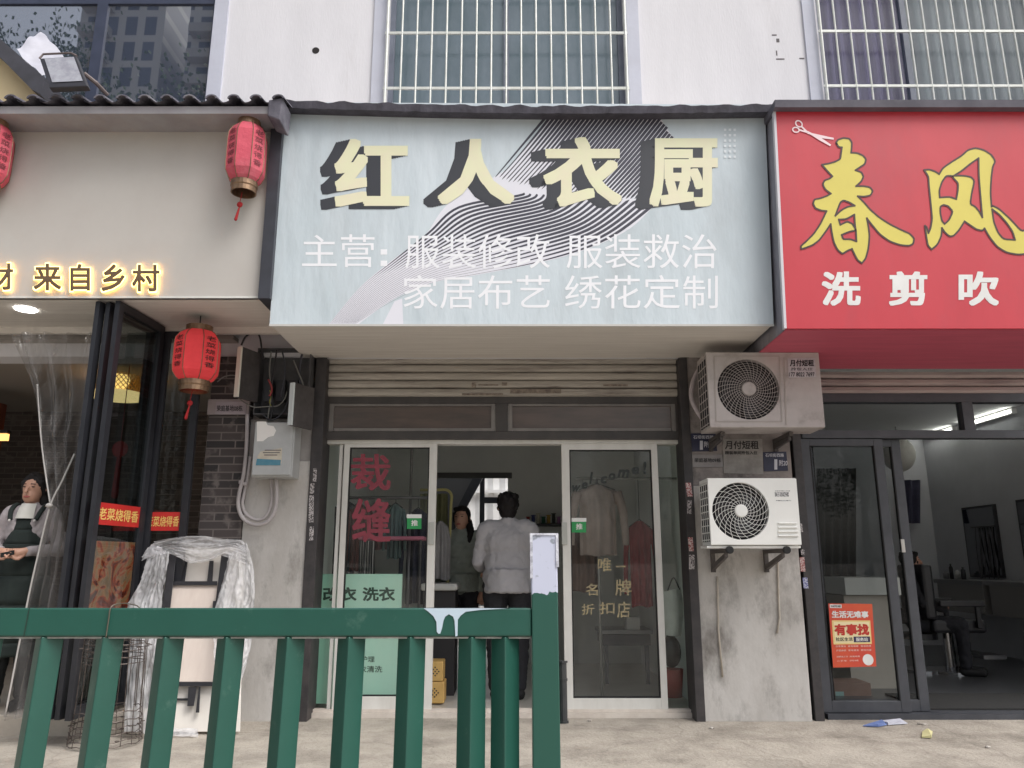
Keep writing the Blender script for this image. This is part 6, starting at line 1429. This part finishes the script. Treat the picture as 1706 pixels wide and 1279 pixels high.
    m.build('eyebrow', M_hair, t, local=True, smooth=True)
    m = MB(); m.ell(hd_(0, -.086, -.058), (.024, .008, .0085), 12, 6, hr); m.build('mouth', mat('lips', S(170, 92, 86), rough=.4), t, local=True, smooth=True)
    # hair
    m = MB()
    if hair == 'back':
        m.ell(hd_(0, .02, .025), (.088, .098, .100), 20, 14); m.ell(hd_(0, .03, -.045), (.076, .072, .07), 16, 10)
        for k in range(26):
            a = 2 * math.pi * k / 26; m.ell(hd_(.080 * math.cos(a), .02 + .085 * math.sin(a), .035 + .05 * math.sin(k * 2.7)), (.018, .018, .026), 8, 6)
    else:
        m.ell(hd_(0, .022, .032), (.083, .093, .094), 20, 14)
        if hair == 'long': m.cap(hd_(-.005, -.055, .098), hd_(-.066, -.028, .045), .016, .02, 8); m.cap(hd_(.005, -.055, .098), hd_(.066, -.028, .045), .016, .02, 8)
        m.cap(hd_(-.068, -.03, .045), hd_(-.076, .0, -.03), .016, .012, 8); m.cap(hd_(.068, -.03, .045), hd_(.076, .0, -.03), .016, .012, 8)
        if hair != 'long': m.cap(hd_(-.045, -.062, .085), hd_(.045, -.062, .085), .020, .020, 8)
        if hair == 'bun': m.ell(hd_(0, .115, -.02), (.045, .04, .045), 12, 8)
        if hair == 'long': m.ell(hd_(0, .021, .036), (.090, .096, .099), 18, 12); m.cap(hd_(-.055, .04, .0), hd_(-.06, .05, -.15), .045, .04, 10); m.cap(hd_(.055, .04, .0), hd_(.06, .05, -.15), .045, .04, 10)
        if hair == 'pony': m.cap(hd_(.05, .06, -.03), hd_(.09, .01, -.13), .035, .04, 10); m.cap(hd_(.09, .01, -.13), hd_(.095, -.05, -.22), .038, .018, 10)
    ho = m.build('hair', M_hair, t, local=True); remesh(ho, .006, 8)
    dsp = ho.modifiers.new('strands', 'DISPLACE'); tx = bpy.data.textures.new('strands', 'CLOUDS'); tx.noise_scale = .012; dsp.texture = tx; dsp.strength = .007; dsp.mid_level = .5
    # clothes
    m = MB(); e = ease
    m.ell(V((0, 0, 1.05)), (.135 * wide + e + .02, .095 + e + .012, .19)); m.ell(V((0, .0, 1.22)), (.158 * wide + e + .006, .105 + e, .165)); m.ell(V((0, 0, .93)), (.155 * wide + e + .012, .105 + e + .012, .14))
    if longshirt < .9: m.tube([V((0, 0, longshirt)), V((0, 0, 1.0))], [.172 * wide, .16 * wide], 20)
    m.cap(V((-sx * .86, 0, 1.335)), V((sx * .86, 0, 1.335)), .052 + e, .052 + e); m.cap(V((0, .01, 1.36)), V((0, .006, 1.395)), .062, .058)
    for i in (0, 1):
        m.cap(V(sho[i]), V(elb[i]), .047 + e, .034 + e); w_ = Vector(V(elb[i])).lerp(Vector(V(wri[i])), .93 * sleeve_end)
        m.cap(V(elb[i]), w_, .034 + e, .024 + e)
    so = m.build('top', tops, t, local=True); remesh(so, .008, 22); wrinkle(so, .10, .022)
    m = MB()
    for i in (0, 1): m.cap(hip[i], knee[i], .094 * wide, .072); m.cap(knee[i], (ank[i][0], ank[i][1], ank[i][2] + .02), .07, .055)
    m.ell(V((0, 0, .90)), (.163 * wide, .118, .12)); to = m.build('trousers', trousers, t, local=True); remesh(to, .009, 8); wrinkle(to, .09, .018)
    m = MB()
    for i in (0, 1): m.cap((ank[i][0], ank[i][1] + .03, .042), (ank[i][0], ank[i][1] - .15, .036), .046, .038)
    sh_ = m.build('shoes', M_rubber, t, local=True); remesh(sh_, .008, 3)
    return t, V, hc
ap_c = mat('apron_green', S(36, 46, 43), S(28, 37, 35), 5, .85, bump=.5, bscale=10)
pL, V_, hc_ = person('person in a dark green pinafore apron over a white shirt standing in the restaurant doorway', (X_(42, 930, 5.95), 5.95, .14), R(10), Z_(792, 5.95) - .14 - .0,
    [(-.225, .02, 1.08), (.225, .02, 1.08)], [(-.085, -.21, 1.07), (.085, -.21, 1.07)], mat('cardigan_grey', S(176, 168, 170), S(160, 152, 154), 6, .85), mat('trousers_black', S(44, 46, 46), S(36, 38, 38), 5, .8), headrot=R(-6), hair='long', wide=.86, ease=.012, hand_dir=[(.8, -.45, -.2), (-.8, -.45, -.2)], longshirt=1.0)
m = MB()
def apw(u, v, p): return Vector((0, .012 * math.sin(u * 17 + 2 * v) * v, 0))
def arc(w, z, y0, dep): return [(w * math.sin(a), y0 - dep * math.cos(a), z) for a in (-1.35, -.9, -.45, 0, .45, .9, 1.35)]
rows = [arc(.095, 1.30, .02, .145), arc(.105, 1.22, .01, .15), arc(.15, 1.12, 0, .155), arc(.19, 1.02, 0, .16), arc(.20, .90, 0, .17), arc(.215, .70, 0, .18), arc(.235, .45, 0, .19), arc(.24, .36, 0, .19)]
for a, b in zip(rows[:-1], rows[1:]): m.patch(a, b, 4, 24, lambda u, v, p: Vector((.0, .010 * math.sin(v * 30 + p.z * 3) * max(0, min(1, (1.0 - p.z) * 2)), 0)))
ao = m.build('apron', ap_c, pL, local=True, smooth=True); sm2 = ao.modifiers.new('solid', 'SOLIDIFY'); sm2.thickness = .006
m = MB()
for s_ in (-1, 1): m.tube(spline([(s_ * .085, -.125, 1.29), (s_ * .10, -.09, 1.36), (s_ * .10, .0, 1.405), (s_ * .08, .09, 1.34)], 5), .016, 6)
m.build('apron_strap', ap_c, pL, local=True, smooth=True)
m = MB()
for s_ in (-1, 1): m.ell((s_ * .082, -.142, 1.285), (.009, .006, .009), 8, 6)
m.build('strap_button', mat('button_pale', S(206, 204, 200), rough=.3), pL, local=True)
m = MB(); m.patch([(-.06, -.112, 1.30), (-.055, -.085, 1.37), (-.05, -.055, 1.41)], [(.06, -.112, 1.30), (.055, -.085, 1.37), (.05, -.055, 1.41)], 10, 6, lambda u, v, p: Vector((0, -.03 * math.sin(math.pi * u), 0))); m.build('shirt_collar', mat('shirt_white', S(214, 212, 204), rough=.8), pL, local=True, smooth=True)
ph = MB(); p0 = Vector((X_(42, 930, 5.95), 5.95, .14)); 
m = MB(); m.box(-.035, .035, -.262, -.248, 1.05, 1.065); 
rm = Matrix.Rotation(R(10), 3, 'Z'); s0 = pL.scale[0]
phn = MB(); 
for f_v in [(-.04, -.30, 1.06)]: pass
phv = [p0 + (rm @ Vector(q)) * s0 for q in ((-.04, -.295, 1.025), (.04, -.295, 1.045), (.04, -.30, 1.075), (-.04, -.30, 1.055))]
phn.hexa(phv, [p + Vector((0, .01, 0)) for p in phv]); phn.build('black_clip', M_rubber, None, label='small black item held between the apron wearer\'s hands', cat='held item')

pM = person('person seen from behind in grey long shirt and dark trousers in the tailor doorway', (X_(846, 930, 7.05), 7.05, FL), R(180), Z_(822, 7.05) - FL,
    [(-.25, -.04, 1.06), (.25, -.04, 1.06)], [(-.20, -.22, .98), (.20, -.22, .98)], mat('shirt_grey', S(182, 180, 184), S(168, 166, 170), 3, .85, bump=.25, bscale=9), mat('trousers_dark', S(40, 40, 46), S(34, 34, 38), 5, .8), hair='back', wide=1.16, longshirt=.82, sleeve_end=.7)[0]
pW = person('person facing the doorway in a dull green sweater with a ponytail over one shoulder', (X_(768, 930, 7.75), 7.75, FL), R(6), Z_(845, 7.75) - FL,
    [(-.22, .02, 1.06), (.23, .02, 1.06)], [(-.2, -.12, .92), (.20, -.04, .84)], mat('sweater_green', S(146, 152, 144), S(130, 136, 128), 5, .9, bump=.3, bscale=40), mat('trousers_dark', S(40, 40, 46)), headrot=R(-22), hair='pony', longshirt=.84)[0]
pS = person('person in black seated in the salon half hidden by the door stile', (X_(1524, 1010, 8.7) , 8.7, .03), R(60), 1.62, [(-.22, -.1, 1.08), (.22, -.1, 1.08)], [(-.12, -.3, 1.02), (.12, -.3, 1.02)], mat('clothes_black', S(40, 40, 44), S(34, 34, 38), 5, .85), mat('trousers_dark', S(40, 40, 46)), seated=True, hair='back', hands=False)[0]
st_ = thing('stool', 'dark stool under the seated person in the salon', 'stool', (X_(1524, 1010, 8.7), 8.7, .03))
m = MB(); m.lathe([(.19, 0), (.19, .06)], (X_(1524, 1010, 8.7), 8.7, .37), 20); m.build('seat', M_vin, st_)
m = MB(); m.lathe([(.2, 0), (.2, .03), (.03, .05), (.03, .34)], (X_(1524, 1010, 8.7), 8.7, .03), 16); m.build('base', mat('chrome', S(170, 170, 172)), st_)

# ---------------------------------------------------------------- across the street (seen mirrored in the upper windows)
M_leaf = mat('leaf_green', S(78, 96, 66), S(58, 76, 52), 3, .8); M_bark = mat('bark', S(96, 84, 72), S(74, 64, 56), 8, .9)
def tree_mesh(seed, h):
    rnd = random.Random(seed); lf = MB()
    for c in range(60):
        a = rnd.random() * 6.28; q = rnd.random() ** .5 * h * .27; z = h * (.34 + .62 * rnd.random()); q *= 1.1 - abs(z / h - .58) * 1.5
        cc = Vector((q * math.cos(a), q * math.sin(a), z)); rr = h * (.05 + .05 * rnd.random())
        for i in range(200):
            d = Vector((rnd.gauss(0, 1), rnd.gauss(0, 1), rnd.gauss(0, .8))); p = cc + d * rr * .6
            u = Vector((rnd.gauss(0, 1), rnd.gauss(0, 1), rnd.gauss(0, 1))).normalized() * .12; w = u.orthogonal().normalized() * .075
            lf.poly(p - u, p + w, p + u, p - w)
    return lf
protos = []
for i, (x, y, h, lab) in enumerate(((-16.8, -12, 21, 'tall leafy tree across the street mirrored in the left dark window'), (-12.3, -14, 18.8, 'leafy tree across the street mirrored behind the floodlight'), (-5, -16, 9, 'leafy tree across the street facing the middle window'), (4, -17, 8.5, 'leafy tree across the street facing the right sign'), (13, -16, 9.5, 'leafy tree across the street at the far right'))):
    t = thing('street_tree', lab, 'tree', (x, y, 0), 'trees across the street')
    if i < 2:
        lf = tree_mesh(i + 3, 19); o = lf.build('crown', M_leaf, t, local=True)
        tm = MB(); tm.tube([(0, 0, 0), (.1, 0, 3), (-.1, .1, 7), (.1, 0, 12)], [.35, .28, .2, .08], 10)
        for k in range(7):
            a = k * 1.1; tm.tube([(0, 0, 5.5 + k * .6), (1.6 * math.cos(a), 1.6 * math.sin(a), 8 + k * .6), (3.4 * math.cos(a), 3.4 * math.sin(a), 10.5 + k * .5)], [.14, .09, .03], 6)
        b2 = tm.build('trunk', M_bark, t, local=True); protos.append((o, b2))
    else:
        for s_ in protos[i % 2]:
            c = s_.copy(); col.objects.link(c); c.parent = t
    t.scale = (h / 19 * (.5, .85, 1, 1, 1)[i], h / 19 * (.5, .85, 1, 1, 1)[i], h / 19); t.rotation_euler = (0, 0, i * 1.3)
tm_ = bpy.data.materials.new('tower_facade'); tm_.use_nodes = True; n = tm_.node_tree.nodes; l = tm_.node_tree.links
tc = n.new('ShaderNodeTexCoord'); sp_ = n.new('ShaderNodeSeparateXYZ'); cb = n.new('ShaderNodeCombineXYZ'); l.new(tc.outputs['Object'], sp_.inputs[0]); l.new(sp_.outputs['X'], cb.inputs['X']); l.new(sp_.outputs['Z'], cb.inputs['Y'])
bt = n.new('ShaderNodeTexBrick'); bt.offset = 0; bt.inputs['Scale'].default_value = 1; bt.inputs['Brick Width'].default_value = 2.0; bt.inputs['Row Height'].default_value = 3.0; bt.inputs['Mortar Size'].default_value = .42; bt.inputs['Color1'].default_value = S(70, 76, 86); bt.inputs['Color2'].default_value = S(88, 94, 104); bt.inputs['Mortar'].default_value = S(168, 168, 166)
l.new(cb.outputs[0], bt.inputs['Vector']); l.new(bt.outputs['Color'], n['Principled BSDF'].inputs['Base Color'])
for i, (x0, x1, h, lab) in enumerate(((-45, -36.2, 66, 'grey residential tower mirrored in the left dark window'), (-33.6, -24, 58, 'second grey residential tower mirrored beside the window edge'), (-12, 2, 34, 'grey residential block facing the middle barred window'))):
    t = thing('residential_tower', lab, 'tower', ((x0 + x1) / 2, -60, 0), 'towers across the street')
    m = MB(); m.box(x0, x1, -70, -57, 0, h); m.build('wall', tm_, t)
    m = MB(); m.box(x0 + 2, x1 - 2, -66, -60, h + .01, h + 3); m.build('roof_block', mat('tower_grey', S(150, 150, 148), rough=.9), t)
    m = MB()
    for k in range(int(h / 3)):
        m.box(x0 + .5, x0 + 3.5, -56.99, -55.8, k * 3, k * 3 + 1.0)
    m.build('balcony', mat('tower_grey', S(150, 150, 148)), t)
